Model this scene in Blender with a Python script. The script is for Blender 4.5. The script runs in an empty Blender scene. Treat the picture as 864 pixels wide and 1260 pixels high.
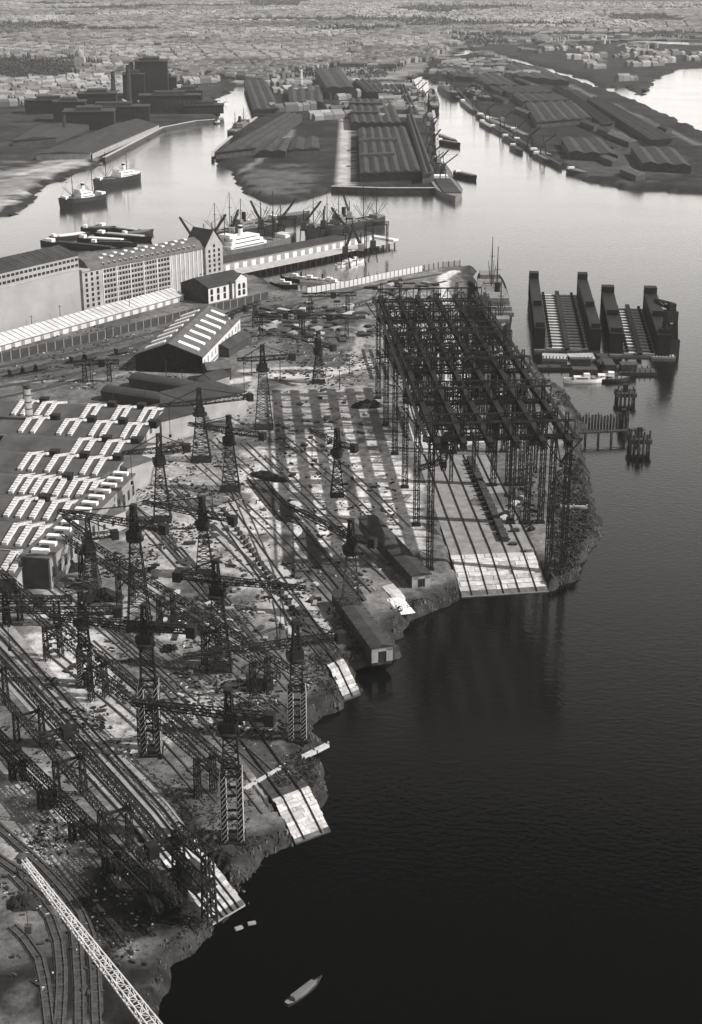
import bpy, math, random
import numpy as np
from mathutils import Vector, Matrix
random.seed(7)
R = math.radians
scene = bpy.context.scene
C = scene.collection

# ---------------------------------------------------------------- camera, world, sun, exposure
F, CX, CY, HCAM = 1827.0, 432.0, 630.0, 200.0
PITCH = math.atan(690.0 / F)
SP, CP = math.sin(PITCH), math.cos(PITCH)
cd = bpy.data.cameras.new('camera')
cam = bpy.data.objects.new('camera', cd); C.objects.link(cam)
cam.location = (0, 0, HCAM)
cam.rotation_euler = (math.pi / 2 - PITCH, 0, 0)
cd.sensor_fit = 'VERTICAL'; cd.sensor_height = 36.0; cd.sensor_width = 36.0
cd.lens = 36.0 * F / 1260.0
cd.clip_start = 1.0; cd.clip_end = 60000.0
scene.camera = cam

SUN_EL, SUN_AZ = R(43), R(-8)          # azimuth measured from +X towards +Y
sun_to = Vector((math.cos(SUN_EL) * math.cos(SUN_AZ), math.cos(SUN_EL) * math.sin(SUN_AZ), math.sin(SUN_EL)))
w = bpy.data.worlds.new('World'); scene.world = w; w.use_nodes = True
nt = w.node_tree; nt.nodes.clear()
sky = nt.nodes.new('ShaderNodeTexSky'); sky.sky_type = 'NISHITA'; sky.sun_disc = False
sky.sun_elevation = SUN_EL; sky.sun_rotation = math.pi / 2 - SUN_AZ
sky.air_density = 1.7; sky.dust_density = 0.3; sky.altitude = 100
bw = nt.nodes.new('ShaderNodeSeparateColor')     # black-and-white film behind a red filter: the red part of the sky as grey
tint = nt.nodes.new('ShaderNodeMixRGB'); tint.blend_type = 'MULTIPLY'; tint.inputs[0].default_value = 1
tint.inputs[2].default_value = (1.0, 0.978, 0.962, 1)
bg = nt.nodes.new('ShaderNodeBackground'); bg.inputs['Strength'].default_value = 0.12
out = nt.nodes.new('ShaderNodeOutputWorld')
nt.links.new(sky.outputs[0], bw.inputs[0]); nt.links.new(bw.outputs[0], tint.inputs[1])
nt.links.new(tint.outputs[0], bg.inputs[0]); nt.links.new(bg.outputs[0], out.inputs[0])
sd = bpy.data.lights.new('sun', 'SUN'); sd.energy = 3.4; sd.angle = R(0.5); sd.color = (1.0, 0.982, 0.965)
sun = bpy.data.objects.new('sun', sd); C.objects.link(sun)
sun.rotation_euler = sun_to.to_track_quat('Z', 'Y').to_euler()
scene.view_settings.view_transform = 'Standard'; scene.view_settings.look = 'None'
scene.view_settings.gamma = 1.0; scene.view_settings.exposure = 0.75
scene.view_settings.use_curve_mapping = False
scene.render.engine = 'CYCLES'
scene.cycles.use_denoising = True
scene.cycles.max_bounces = 5; scene.cycles.volume_bounces = 0
scene.cycles.transparent_max_bounces = 8

WZ = -4.0            # water level; the yard stands at 0

def P(px, py, z=0.0):
    """survey helper: where the line of sight through a spot of the photograph meets the level z"""
    dx, v = (px - CX) / F, (py - CY) / F
    t = (HCAM - z) / (SP + v * CP)
    return Vector((dx * t, (CP - v * SP) * t, z))
def ztop(bx, by, ty, bz=0.0):
    """height of a thing standing at (bx,by) whose top shows at ty"""
    y = P(bx, by, bz).y; v = (ty - CY) / F
    return HCAM - y * (SP + v * CP) / (CP - v * SP)

# ---------------------------------------------------------------- materials (black and white film: greys only)
MATS = {}
def grey(v): return (v, v * 0.972, v * 0.955, 1)
def mat(name, lo, hi=None, scale=0.3, rough=0.85, detail=5.0, spec=0.2, bump=0.0, stretch=None, island=0.0):
    if name in MATS: return MATS[name]
    hi = lo if hi is None else hi
    m = bpy.data.materials.new(name); m.use_nodes = True
    n = m.node_tree.nodes; l = m.node_tree.links
    b = n['Principled BSDF']; b.inputs['Roughness'].default_value = rough
    b.inputs['Specular IOR Level'].default_value = spec
    tc = n.new('ShaderNodeTexCoord'); src = tc.outputs['Object']
    if stretch:
        mp = n.new('ShaderNodeMapping'); mp.inputs['Scale'].default_value = stretch
        l.new(src, mp.inputs[0]); src = mp.outputs[0]
    nz = n.new('ShaderNodeTexNoise'); nz.inputs['Scale'].default_value = scale
    nz.inputs['Detail'].default_value = detail; nz.inputs['Roughness'].default_value = 0.65
    l.new(src, nz.inputs['Vector'])
    cr = n.new('ShaderNodeValToRGB'); cr.color_ramp.elements[0].position = 0.32; cr.color_ramp.elements[1].position = 0.68
    cr.color_ramp.elements[0].color = grey(lo); cr.color_ramp.elements[1].color = grey(hi)
    l.new(nz.outputs['Fac'], cr.inputs[0])
    col = cr.outputs[0]
    if island:
        g = n.new('ShaderNodeNewGeometry'); mr = n.new('ShaderNodeMapRange')
        mr.inputs['To Min'].default_value = 1 - island; mr.inputs['To Max'].default_value = 1 + island
        l.new(g.outputs['Random Per Island'], mr.inputs['Value'])
        mx = n.new('ShaderNodeMixRGB'); mx.blend_type = 'MULTIPLY'; mx.inputs[0].default_value = 1
        l.new(col, mx.inputs[1]); l.new(mr.outputs[0], mx.inputs[2]); col = mx.outputs[0]
    l.new(col, b.inputs['Base Color'])
    if bump:
        bp = n.new('ShaderNodeBump'); bp.inputs['Strength'].default_value = bump; bp.inputs['Distance'].default_value = 0.3
        l.new(nz.outputs['Fac'], bp.inputs['Height']); l.new(bp.outputs[0], b.inputs['Normal'])
    MATS[name] = m
    return m
STEEL = mat('dark_steel', 0.008, 0.02, 0.4, 0.6)
STEEL2 = mat('weathered_steel', 0.03, 0.075, 0.6, 0.6)
PALE_STEEL = mat('pale_lit_steel', 0.35, 0.6, 0.8, 0.5)  # pale tone carries the sun glint on the crane legs
ROOF = mat('tar_roof', 0.03, 0.06, 0.12, 0.9)
ROOFW = mat('workshop_roof', 0.05, 0.10, 0.1, 0.9)
SKYL = mat('sooty_skylight_glass', 0.3, 0.8, 0.3, 0.5, island=.15)
ROOF2 = mat('slate_roof', 0.07, 0.13, 0.2, 0.85)
ROOF3 = mat('felt_roof_grey', 0.028, 0.055, 0.05, 0.9, stretch=(1, 1, 1))
WHITE = mat('white_glazing', 0.72, 0.85, 0.9, 0.5)
WALL = mat('rendered_wall', 0.27, 0.43, 0.12, 0.9)
WALLG = mat('grey_brick_wall', 0.2, 0.33, 0.3, 0.9)
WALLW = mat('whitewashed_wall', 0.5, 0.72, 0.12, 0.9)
WALLD = mat('dark_brick_wall', 0.035, 0.07, 0.3, 0.9)
PANE = mat('window_pane', 0.02, 0.03, 1, 0.15, spec=0.5)
CONC = mat('concrete', 0.3, 0.48, 0.25, 0.9, bump=0.2)
CONCW = mat('washed_pale_planking', 0.34, 0.66, 0.5, 0.8, stretch=(1, 1, 1))
WOOD = mat('tarred_timber', 0.02, 0.06, 0.8, 0.9)
WOODP = mat('bleached_timber', 0.3, 0.5, 0.8, 0.9)
HULL = mat('black_hull', 0.014, 0.03, 0.3, 0.5)
HULLG = mat('grey_hull', 0.1, 0.18, 0.2, 0.6)
DECK = mat('ship_deck', 0.12, 0.25, 0.4, 0.8)
SHIPW = mat('white_ship_paint', 0.65, 0.8, 0.4, 0.5)
SCRUB = mat('scrub_leaves', 0.02, 0.075, 0.25, 0.95, island=0.5)
CITY = mat('city_walls', 0.12, 0.25, 0.004, 0.9, island=0.5)
BALLAST = mat('ballast', 0.03, 0.08, 0.4, 0.95)
RAIL = mat('rail_steel', 0.05, 0.09, 0.5, 0.5)
COAL_SHADE = mat('coal_shade_black', 0.012, 0.03, 0.5, 0.95, bump=0.6)  # coal black, also the painted shade on the assembly hall gable

# ---------------------------------------------------------------- mesh building helpers
class MB:
    def __init__(s): s.v = []; s.f = []
    def quadbox(s, c8):
        i = len(s.v); s.v += [tuple(c) for c in c8]
        s.f += [(i, i+3, i+2, i+1), (i+4, i+5, i+6, i+7), (i, i+1, i+5, i+4), (i+1, i+2, i+6, i+5), (i+2, i+3, i+7, i+6), (i+3, i, i+4, i+7)]
        return s
    def box(s, x0, x1, y0, y1, z0, z1):
        return s.quadbox([(x0,y0,z0),(x1,y0,z0),(x1,y1,z0),(x0,y1,z0),(x0,y0,z1),(x1,y0,z1),(x1,y1,z1),(x0,y1,z1)])
    def beam(s, p, q, w, h=None, caps=False):
        p = Vector(p); q = Vector(q); d = (q - p)
        if d.length < 1e-6: return s
        d.normalize(); h = h or w
        up = Vector((0, 0, 1)) if abs(d.z) < 0.95 else Vector((1, 0, 0))
        a = d.cross(up).normalized() * (w / 2); b = d.cross(a).normalized() * (h / 2)
        i = len(s.v)
        for e in (p, q):
            for (x, y) in ((-1,-1),(1,-1),(1,1),(-1,1)): s.v.append(tuple(e + a*x + b*y))
        s.f += [(i,i+4,i+5,i+1),(i+1,i+5,i+6,i+2),(i+2,i+6,i+7,i+3),(i+3,i+7,i+4,i)]
        if caps: s.f += [(i,i+1,i+2,i+3),(i+4,i+7,i+6,i+5)]
        return s
    def poly(s, pts):
        i = len(s.v); s.v += [tuple(p) for p in pts]; s.f.append(tuple(range(i, i+len(pts)))); return s
    def prism(s, pts, z0, z1):
        n = len(pts); i = len(s.v)
        s.v += [(p[0], p[1], z0) for p in pts] + [(p[0], p[1], z1) for p in pts]
        s.f.append(tuple(range(i+n-1, i-1, -1))); s.f.append(tuple(range(i+n, i+2*n)))
        for k in range(n):
            j = (k+1) % n; s.f.append((i+k, i+j, i+n+j, i+n+k))
        return s
    def lathe(s, cx, cy, prof, n=10):
        i = len(s.v)
        for (r, z) in prof:
            for k in range(n):
                a = 2*math.pi*k/n; s.v.append((cx + r*math.cos(a), cy + r*math.sin(a), z))
        m = len(prof)
        for j in range(m-1):
            for k in range(n):
                s.f.append((i+j*n+k, i+j*n+(k+1)%n, i+(j+1)*n+(k+1)%n, i+(j+1)*n+k))
        s.f.append(tuple(i+(m-1)*n+k for k in range(n)))
        return s
    def mesh(s, name):
        me = bpy.data.meshes.new(name); me.from_pydata(s.v, [], s.f); me.update(); return me
    def build(s, name, m, parent=None, smooth=False):
        me = s.mesh(name); me.materials.append(m)
        if smooth: me.polygons.foreach_set('use_smooth', [True]*len(me.polygons))
        return link(name, me, parent)
def link(name, me, parent=None, loc=None, rz=None):
    o = bpy.data.objects.new(name, me); C.objects.link(o)
    if parent: o.parent = parent
    if loc is not None: o.location = loc
    if rz is not None: o.rotation_euler = (0, 0, rz)
    return o
def tag(o, label=None, cat=None, group=None, kind=None):
    if label: o['label'] = label
    if cat: o['category'] = cat
    if group: o['group'] = group
    if kind: o['kind'] = kind
    return o
def thing(name, label, cat, loc=(0,0,0), rz=0.0, group=None):
    o = bpy.data.objects.new(name, None); C.objects.link(o); o.empty_display_size = 2
    o.location = loc; o.rotation_euler = (0, 0, rz)
    return tag(o, label, cat, group)
def struct(o): o['kind'] = 'structure'; return o
def ang(p, q): return math.atan2(q[1]-p[1], q[0]-p[0])
def mid(p, q, t=0.5): return Vector(p).lerp(Vector(q), t)

def lattice_tower(mb, H, w0, w1, n, t, z0=0.0, x=0.0, y=0.0, d=None, cross=False, t2=None):
    d = d or t*0.6; t2 = t2 or d
    def cor(k, z):
        u = (z - z0)/H; h = (w0 + (w1-w0)*u)/2
        sx, sy = ((-1,-1),(1,-1),(1,1),(-1,1))[k]
        return Vector((x+sx*h, y+sy*h, z))
    for k in range(4): mb.beam(cor(k, z0), cor(k, z0+H), t)
    for j in range(n):
        za, zb = z0+H*j/n, z0+H*(j+1)/n
        for k in range(4):
            k2 = (k+1) % 4
            mb.beam(cor(k, zb), cor(k2, zb), t2)
            if (j+k) % 2 or cross: mb.beam(cor(k, za), cor(k2, zb), d)
            if not (j+k) % 2 or cross: mb.beam(cor(k2, za), cor(k, zb), d)
def girder(mb, p, q, h, wd, n, t, d=None, taper=1.0, deck=False, ends=True):
    """box lattice girder from p to q (top chord level), h deep, wd wide"""
    p = Vector(p); q = Vector(q); d = d or t*0.6
    ax = (q-p).normalized(); sd = Vector((-ax.y, ax.x, 0)).normalized()
    def pt(u, s, b):
        k = 1 + (taper-1)*u
        return p.lerp(q, u) + sd*(s*wd/2*(0.5+0.5*k)) - Vector((0,0,1))*(h*k if b else 0)
    for s in (-1, 1):
        mb.beam(pt(0,s,0), pt(1,s,0), t); mb.beam(pt(0,s,1), pt(1,s,1), t)
        for j in range(n):
            a, b = j/n, (j+1)/n
            if j % 2: mb.beam(pt(a,s,0), pt(b,s,1), d)
            else: mb.beam(pt(a,s,1), pt(b,s,0), d)
            mb.beam(pt(b,s,0), pt(b,s,1), d)
    for j in range(n+1):
        u = j/n; mb.beam(pt(u,-1,0), pt(u,1,0), d); mb.beam(pt(u,-1,1), pt(u,1,1), d)
        if j < n: mb.beam(pt(u, -1 if j%2 else 1, 0), pt((j+1)/n, 1 if j%2 else -1, 0), d)
    if deck:
        z = Vector((0,0,h*0.98)); a, b = p-z, q-z
        mb.quadbox([a-sd*wd*.3-Vector((0,0,.15)), b-sd*wd*.3-Vector((0,0,.15)), b+sd*wd*.3-Vector((0,0,.15)), a+sd*wd*.3-Vector((0,0,.15)),
                    a-sd*wd*.3, b-sd*wd*.3, b+sd*wd*.3, a+sd*wd*.3])

# ---------------------------------------------------------------- water
def make_water():
    m = bpy.data.materials.new('harbour_water'); m.use_nodes = True
    n = m.node_tree.nodes; l = m.node_tree.links; b = n['Principled BSDF']
    b.inputs['Base Color'].default_value = (0.0025, 0.0025, 0.0024, 1); b.inputs['Roughness'].default_value = 0.16
    b.inputs['IOR'].default_value = 1.2
    tc = n.new('ShaderNodeTexCoord'); mp = n.new('ShaderNodeMapping'); mp.inputs['Scale'].default_value = (1, 1.6, 1)
    mp.inputs['Rotation'].default_value = (0, 0, 0.5)
    l.new(tc.outputs['Object'], mp.inputs[0])
    n1 = n.new('ShaderNodeTexNoise'); n1.inputs['Scale'].default_value = 0.42; n1.inputs['Detail'].default_value = 4
    n2 = n.new('ShaderNodeTexNoise'); n2.inputs['Scale'].default_value = 0.012; n2.inputs['Detail'].default_value = 3
    for x in (n1, n2): l.new(mp.outputs[0], x.inputs['Vector'])
    mr = n.new('ShaderNodeMapRange'); mr.inputs['From Min'].default_value = .35; mr.inputs['From Max'].default_value = .65
    mr.inputs['To Min'].default_value = .07; mr.inputs['To Max'].default_value = .15
    l.new(n2.outputs['Fac'], mr.inputs['Value']); l.new(mr.outputs[0], b.inputs['Roughness'])
    bp = n.new('ShaderNodeBump'); bp.inputs['Strength'].default_value = 0.34; bp.inputs['Distance'].default_value = 0.25
    l.new(n1.outputs['Fac'], bp.inputs['Height']); l.new(bp.outputs[0], b.inputs['Normal'])
    b.inputs['Specular IOR Level'].default_value = 0.0
    gl = n.new('ShaderNodeBsdfGlossy'); gl.inputs['Color'].default_value = (.97, .96, .94, 1)
    l.new(mr.outputs[0], gl.inputs['Roughness']); l.new(bp.outputs[0], gl.inputs['Normal'])
    fr = n.new('ShaderNodeFresnel'); fr.inputs['IOR'].default_value = 1.333; l.new(bp.outputs[0], fr.inputs['Normal'])
    fm = n.new('ShaderNodeMapRange'); fm.inputs['From Min'].default_value = .045; fm.inputs['From Max'].default_value = .45
    fm.inputs['To Min'].default_value = 0.0; fm.inputs['To Max'].default_value = 0.98; l.new(fr.outputs[0], fm.inputs['Value'])
    ms = n.new('ShaderNodeMixShader'); l.new(fm.outputs[0], ms.inputs[0]); l.new(b.outputs[0], ms.inputs[1]); l.new(gl.outputs[0], ms.inputs[2])
    l.new(ms.outputs[0], n['Material Output'].inputs['Surface'])
    mb = MB(); mb.poly([(-5150,-390,WZ),(5150,-390,WZ),(5150,7850,WZ),(-5150,7850,WZ)])
    struct(mb.build('water', m))
make_water()

# ---------------------------------------------------------------- land
def sdf(pts, X, Y):
    """signed distance to a polygon (positive inside)"""
    n = len(pts); d = np.full(X.shape, 1e9); ins = np.zeros(X.shape, bool)
    for i in range(n):
        ax, ay = pts[i][0], pts[i][1]; bx, by = pts[(i+1)%n][0], pts[(i+1)%n][1]
        ex, ey = bx-ax, by-ay; L = ex*ex+ey*ey + 1e-9
        t = np.clip(((X-ax)*ex + (Y-ay)*ey)/L, 0, 1)
        d = np.minimum(d, np.hypot(X-ax-t*ex, Y-ay-t*ey))
        c = ((ay > Y) != (by > Y)); 
        with np.errstate(divide='ignore', invalid='ignore'):
            xi = (bx-ax)*(Y-ay)/(by-ay if by != ay else 1e-9) + ax
        ins ^= c & (X < xi)
    return np.where(ins, d, -d)
def vnoise(X, Y, s, seed):
    """smooth value noise"""
    rs = np.random.RandomState(seed); T = rs.rand(256, 256)
    x = X/s + 1000.0; y = Y/s + 1000.0
    xi = np.floor(x).astype(int); yi = np.floor(y).astype(int); fx = x-xi; fy = y-yi
    fx = fx*fx*(3-2*fx); fy = fy*fy*(3-2*fy)
    g = lambda a, b: T[a % 256, b % 256]
    return (g(xi,yi)*(1-fx)+g(xi+1,yi)*fx)*(1-fy) + (g(xi,yi+1)*(1-fx)+g(xi+1,yi+1)*fx)*fy
def ground_mat(name, scale=0.25, contrast=(0.45, 1.6)):
    m = bpy.data.materials.new(name); m.use_nodes = True
    n = m.node_tree.nodes; l = m.node_tree.links; b = n['Principled BSDF']
    b.inputs['Roughness'].default_value = 0.95; b.inputs['Specular IOR Level'].default_value = 0.1
    at = n.new('ShaderNodeAttribute'); at.attribute_name = 'soil'
    tc = n.new('ShaderNodeTexCoord')
    nz = n.new('ShaderNodeTexNoise'); nz.inputs['Scale'].default_value = scale; nz.inputs['Detail'].default_value = 9; nz.inputs['Roughness'].default_value = 0.78
    l.new(tc.outputs['Object'], nz.inputs['Vector'])
    mr = n.new('ShaderNodeMapRange'); mr.inputs['From Min'].default_value = .3; mr.inputs['From Max'].default_value = .7
    mr.inputs['To Min'].default_value = contrast[0]; mr.inputs['To Max'].default_value = contrast[1]
    l.new(nz.outputs['Fac'], mr.inputs['Value'])
    mx = n.new('ShaderNodeMixRGB'); mx.blend_type = 'MULTIPLY'; mx.inputs[0].default_value = 1
    l.new(at.outputs['Color'], mx.inputs[1]); l.new(mr.outputs[0], mx.inputs[2]); l.new(mx.outputs[0], b.inputs['Base Color'])
    bp = n.new('ShaderNodeBump'); bp.inputs['Strength'].default_value = 0.5; bp.inputs['Distance'].default_value = 0.4
    l.new(nz.outputs['Fac'], bp.inputs['Height']); l.new(bp.outputs[0], b.inputs['Normal'])
    return m
SLIPS = [([(512,560),(600,560),(676,727),(568,734)],3.6),([(352,752),(372,744),(444,854),(424,862)],3.6),([(258,880),(304,862),(407,1022),(364,1038)],3.6),
         ([(-60,770),(-20,730),(302,1113),(262,1137)],3.6),([(470,722),(484,718),(503,752),(490,757)],3.4)]
def carve(X, Y, Z):
    """the ground is cut down to the berths where they run into the river"""
    for quad, sink in SLIPS:
        a, b = P(*quad[0]), P(*quad[1]); c, d = P(*quad[2], -sink), P(*quad[3], -sink)
        A = (a+b)/2; B = (c+d)/2; ax = B-A; L = math.hypot(ax.x, ax.y); ux, uy = ax.x/L, ax.y/L
        v = ((X-A.x)*ux + (Y-A.y)*uy)/L; w = np.abs(-(X-A.x)*uy + (Y-A.y)*ux)
        hw = ((a-b).length*(1-v) + (c-d).length*v)/2 + 1.0
        zs = .1 - (sink+.1)*np.clip((v-.78)/.22, 0, 1.3) - .7
        inside = (v > .6) & (v < 1.06) & (w < hw)
        Z = np.where(inside, np.minimum(Z, zs), Z)
    return Z
LANDS = []
def wobble(X, Y, seed, wob):
    return (vnoise(X, Y, 26, seed)-.5)*wob*1.2 + (vnoise(X, Y, 9, seed+14)-.5)*wob*.6 + (vnoise(X, Y, 4, seed+1)-.5)*wob*.6
def land(name, pix, step, base, blobs=(), strips=(), slope=6.0, seed=1, wob=4.0, gscale=0.25, box=None, contrast=(0.45,1.6)):
    """terrain sheet: outline surveyed at the water level, bank sloping into the water, soil tone per vertex"""
    pts = [P(*p, WZ) if len(p) == 2 else Vector(p) for p in pix]
    LANDS.append(pts)
    xs = [p.x for p in pts]; ys = [p.y for p in pts]
    x0, x1, y0, y1 = min(xs)-20, max(xs)+20, min(ys)-20, max(ys)+20
    if box: x0, x1, y0, y1 = max(x0, box[0]), min(x1, box[1]), max(y0, box[2]), min(y1, box[3])
    nx = int((x1-x0)/step)+2; ny = int((y1-y0)/step)+2
    gx = np.linspace(x0, x1, nx); gy = np.linspace(y0, y1, ny)
    X, Y = np.meshgrid(gx, gy); 
    D = sdf(pts, X, Y) + wobble(X, Y, seed, wob)
    Z = np.clip(WZ + D*(4.0/slope), WZ-3, 0.0)
    Z = Z + np.where(D > slope, (vnoise(X, Y, 30, seed+2)-.5)*0.8*np.clip((D-slope)/30, 0, 1), 0)*0.5
    if name == 'shipyard_ground': Z = carve(X, Y, Z)
    tone = base*(0.55 + 0.9*vnoise(X, Y, 22, seed+3))*(0.7+0.6*vnoise(X, Y, 6, seed+4))
    for (px, py, rx, ry, v) in blobs:
        c = P(px, py); sx = abs(P(px+rx, py).x - P(px-rx, py).x)/2; sy = abs(P(px, py-ry).y - P(px, py+ry).y)/2
        q = np.hypot((X-c.x)/sx, (Y-c.y)/sy) + (vnoise(X, Y, 14, seed+5)-.5)*0.9 + (vnoise(X, Y, 4, seed+6)-.5)*.5
        wgt = np.clip((1.15-q)/0.45, 0, 1); wgt = wgt*wgt*(3-2*wgt)
        tone = tone*(1-wgt) + wgt*v*(0.8+0.4*vnoise(X, Y, 5, seed+7))
    for (line, wm, v) in strips:
        L = [P(*p) for p in line]; dm = np.full(X.shape, 1e9)
        for a, b in zip(L[:-1], L[1:]):
            ex, ey = b.x-a.x, b.y-a.y; t = np.clip(((X-a.x)*ex+(Y-a.y)*ey)/(ex*ex+ey*ey), 0, 1)
            dm = np.minimum(dm, np.hypot(X-a.x-t*ex, Y-a.y-t*ey))
        q = dm/wm + (vnoise(X, Y, 7, seed+8)-.5)*.6
        wgt = np.clip((1.2-q)/0.5, 0, 1); tone = tone*(1-wgt) + wgt*v
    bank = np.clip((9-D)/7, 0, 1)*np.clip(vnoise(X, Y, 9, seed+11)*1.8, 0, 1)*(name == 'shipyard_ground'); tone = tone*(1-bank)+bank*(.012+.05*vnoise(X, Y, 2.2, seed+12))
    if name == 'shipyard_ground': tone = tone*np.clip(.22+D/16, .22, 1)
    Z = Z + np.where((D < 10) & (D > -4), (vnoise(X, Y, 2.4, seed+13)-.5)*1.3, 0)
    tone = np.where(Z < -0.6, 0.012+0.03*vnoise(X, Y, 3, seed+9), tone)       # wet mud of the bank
    keep = (D > -12)
    idx = -np.ones(X.shape, int)
    fk = keep[:-1,:-1] & keep[1:,:-1] & keep[:-1,1:] & keep[1:,1:]
    use = np.zeros(X.shape, bool)
    for a, b in ((0,0),(1,0),(0,1),(1,1)): use[a:ny-1+a, b:nx-1+b] |= fk
    idx[use] = np.arange(use.sum())
    j, i = np.nonzero(fk)
    faces = np.stack([idx[j,i], idx[j,i+1], idx[j+1,i+1], idx[j+1,i]], 1)
    verts = np.stack([X[use], Y[use], Z[use]], 1)
    me = bpy.data.meshes.new(name)
    me.vertices.add(len(verts)); me.vertices.foreach_set('co', verts.ravel())
    me.loops.add(faces.size); me.loops.foreach_set('vertex_index', faces.ravel())
    me.polygons.add(len(faces)); me.polygons.foreach_set('loop_start', np.arange(0, faces.size, 4)); me.polygons.foreach_set('loop_total', np.full(len(faces), 4))
    me.update(calc_edges=True)
    ca = me.color_attributes.new('soil', 'FLOAT_COLOR', 'POINT')
    tv = np.clip(tone[use], 0.012, 0.75)
    ca.data.foreach_set('color', np.stack([tv, tv*.972, tv*.955, np.ones_like(tv)], 1).ravel().astype(np.float32))
    me.materials.append(ground_mat(name, gscale, contrast))
    return struct(link(name, me))

# the shipyard and the quay of the grain warehouse are one piece of land
YARD = [(-120,1560),(480,1560),(400,1420),(300,1330),(205,1262),(222,1190),(255,1160),(268,1140),(300,1116),(284,1086),(330,1058),(372,1040),(408,1026),(384,1002),(402,980),
        (402,952),(388,930),(406,918),(384,898),(402,878),(444,858),(428,836),(446,818),(484,806),(482,790),(502,768),(540,748),(566,740),(570,735),
        (676,730),(694,722),(716,712),(736,656),(724,606),(720,562),(716,524),(700,494),(668,464),(655,446),(630,436),(600,400),(584,376),(582,334),
        (545,330),(380,366),(346,362),(318,346),(252,333),(254,308),(160,310),(90,316),(-160,352)]
blobs = [(120,440,130,34,.085),(395,405,80,34,.075),(520,370,60,30,.08),(60,350,110,38,.3),
         (390,494,80,26,.28),(400,560,62,42,.5),(400,640,72,44,.52),(335,600,40,60,.46),
         (230,665,58,44,.32),(300,690,40,36,.33),(345,740,34,26,.28),(215,775,40,24,.4),(70,800,64,50,.46),(110,868,56,28,.36),(35,960,36,26,.34),
         (60,1030,46,40,.36),(40,1120,30,30,.13),(150,905,70,26,.33),(225,590,45,30,.26),(280,860,60,24,.36),(250,985,60,50,.09),(330,885,50,24,.09),
         (350,955,36,30,.07),(410,800,40,40,.10),(300,1045,40,24,.13),(330,960,26,22,.26),(470,735,50,26,.16),(705,640,34,80,.06),(690,705,34,20,.05),(640,610,30,40,.08),
         (560,420,110,90,.22),(610,480,60,40,.08),(170,1120,90,60,.02),(110,1215,160,80,.018),(95,1060,16,10,.2),(25,1235,20,30,.07),(480,610,34,66,.5)]
strips = [([(190,512),(260,474),(330,462),(400,462),(480,440)],5,.46),([(300,456),(360,452),(420,455),(485,432)],3,.4),([(430,455),(442,425),(448,400)],2.5,.3),
          ([(270,545),(300,500),(318,462)],3,.3),([(15,640),(60,720),(130,760)],4,.3),([(120,775),(220,700),(180,600),(240,545)],5,.3),
          ([(545,372),(546,340),(560,334)],4,.55),([(18,470),(120,468),(200,448)],2,.22),([(360,405),(410,385)],2,.2)]
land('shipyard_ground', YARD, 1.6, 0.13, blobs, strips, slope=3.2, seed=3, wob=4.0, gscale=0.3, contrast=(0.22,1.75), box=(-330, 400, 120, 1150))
land('beach_bank', [(-200,280),(15,264),(70,226),(128,198),(200,160),(240,152),(266,150),(272,146),(262,134),(268,122),(282,113),(300,100),(-100,56),(-700,60),(-700,280)],
     7, 0.035, [(40,222,70,26,.2),(90,205,40,12,.28),(20,250,40,14,.36)], [([(20,215),(110,196),(240,150)],6,.35)], slope=12, seed=21, wob=14, gscale=0.05)
land('middle_peninsula', [(318,104),(330,128),(316,148),(290,168),(262,192),(262,199),(286,212),(300,238),(330,250),(372,248),(404,238),(410,234),(520,236),(548,236),(556,232),(538,196),
     (536,160),(530,130),(508,108),(490,100)], 6, 0.025, [(340,222,46,18,.09),(424,190,5,60,.3)],
     [([(425,125),(425,228)],7,.36),([(300,246),(350,250),(385,245),(402,238)],6,.5),([(300,210),(345,180),(360,160)],4,.16)], slope=7, seed=31, wob=8, gscale=0.05)
land('right_peninsula', [(520,96),(560,112),(592,146),(650,184),(690,208),(722,222),(770,232),(960,244),(1100,250),(1100,205),(862,162),(780,124),(700,96),(600,66),(520,74)],
     7, 0.022, [(760,200,80,20,.06)], [([(690,100),(860,178)],5,.12),([(640,110),(800,180)],4,.10)], slope=7, seed=41, wob=10, gscale=0.05)
land('hook_bank', [(560,58),(640,74),(720,98),(742,108),(772,106),(786,118),(792,116),(806,98),(840,84),(960,80),(960,60),(700,52)], 9, 0.03, slope=10, seed=51, wob=14, gscale=0.03)
far = [(-120,62),(300,108),(330,104),(500,101),(540,88),(570,62),(700,54),(800,50),(960,54)]
land('city_ground', [P(*p, WZ) for p in far] + [Vector((4200, 7500, 0)), Vector((-4200, 7500, 0)), Vector((-3200, 2300, 0))], 24, 0.15, slope=20, seed=61, wob=20, gscale=0.012)

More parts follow.
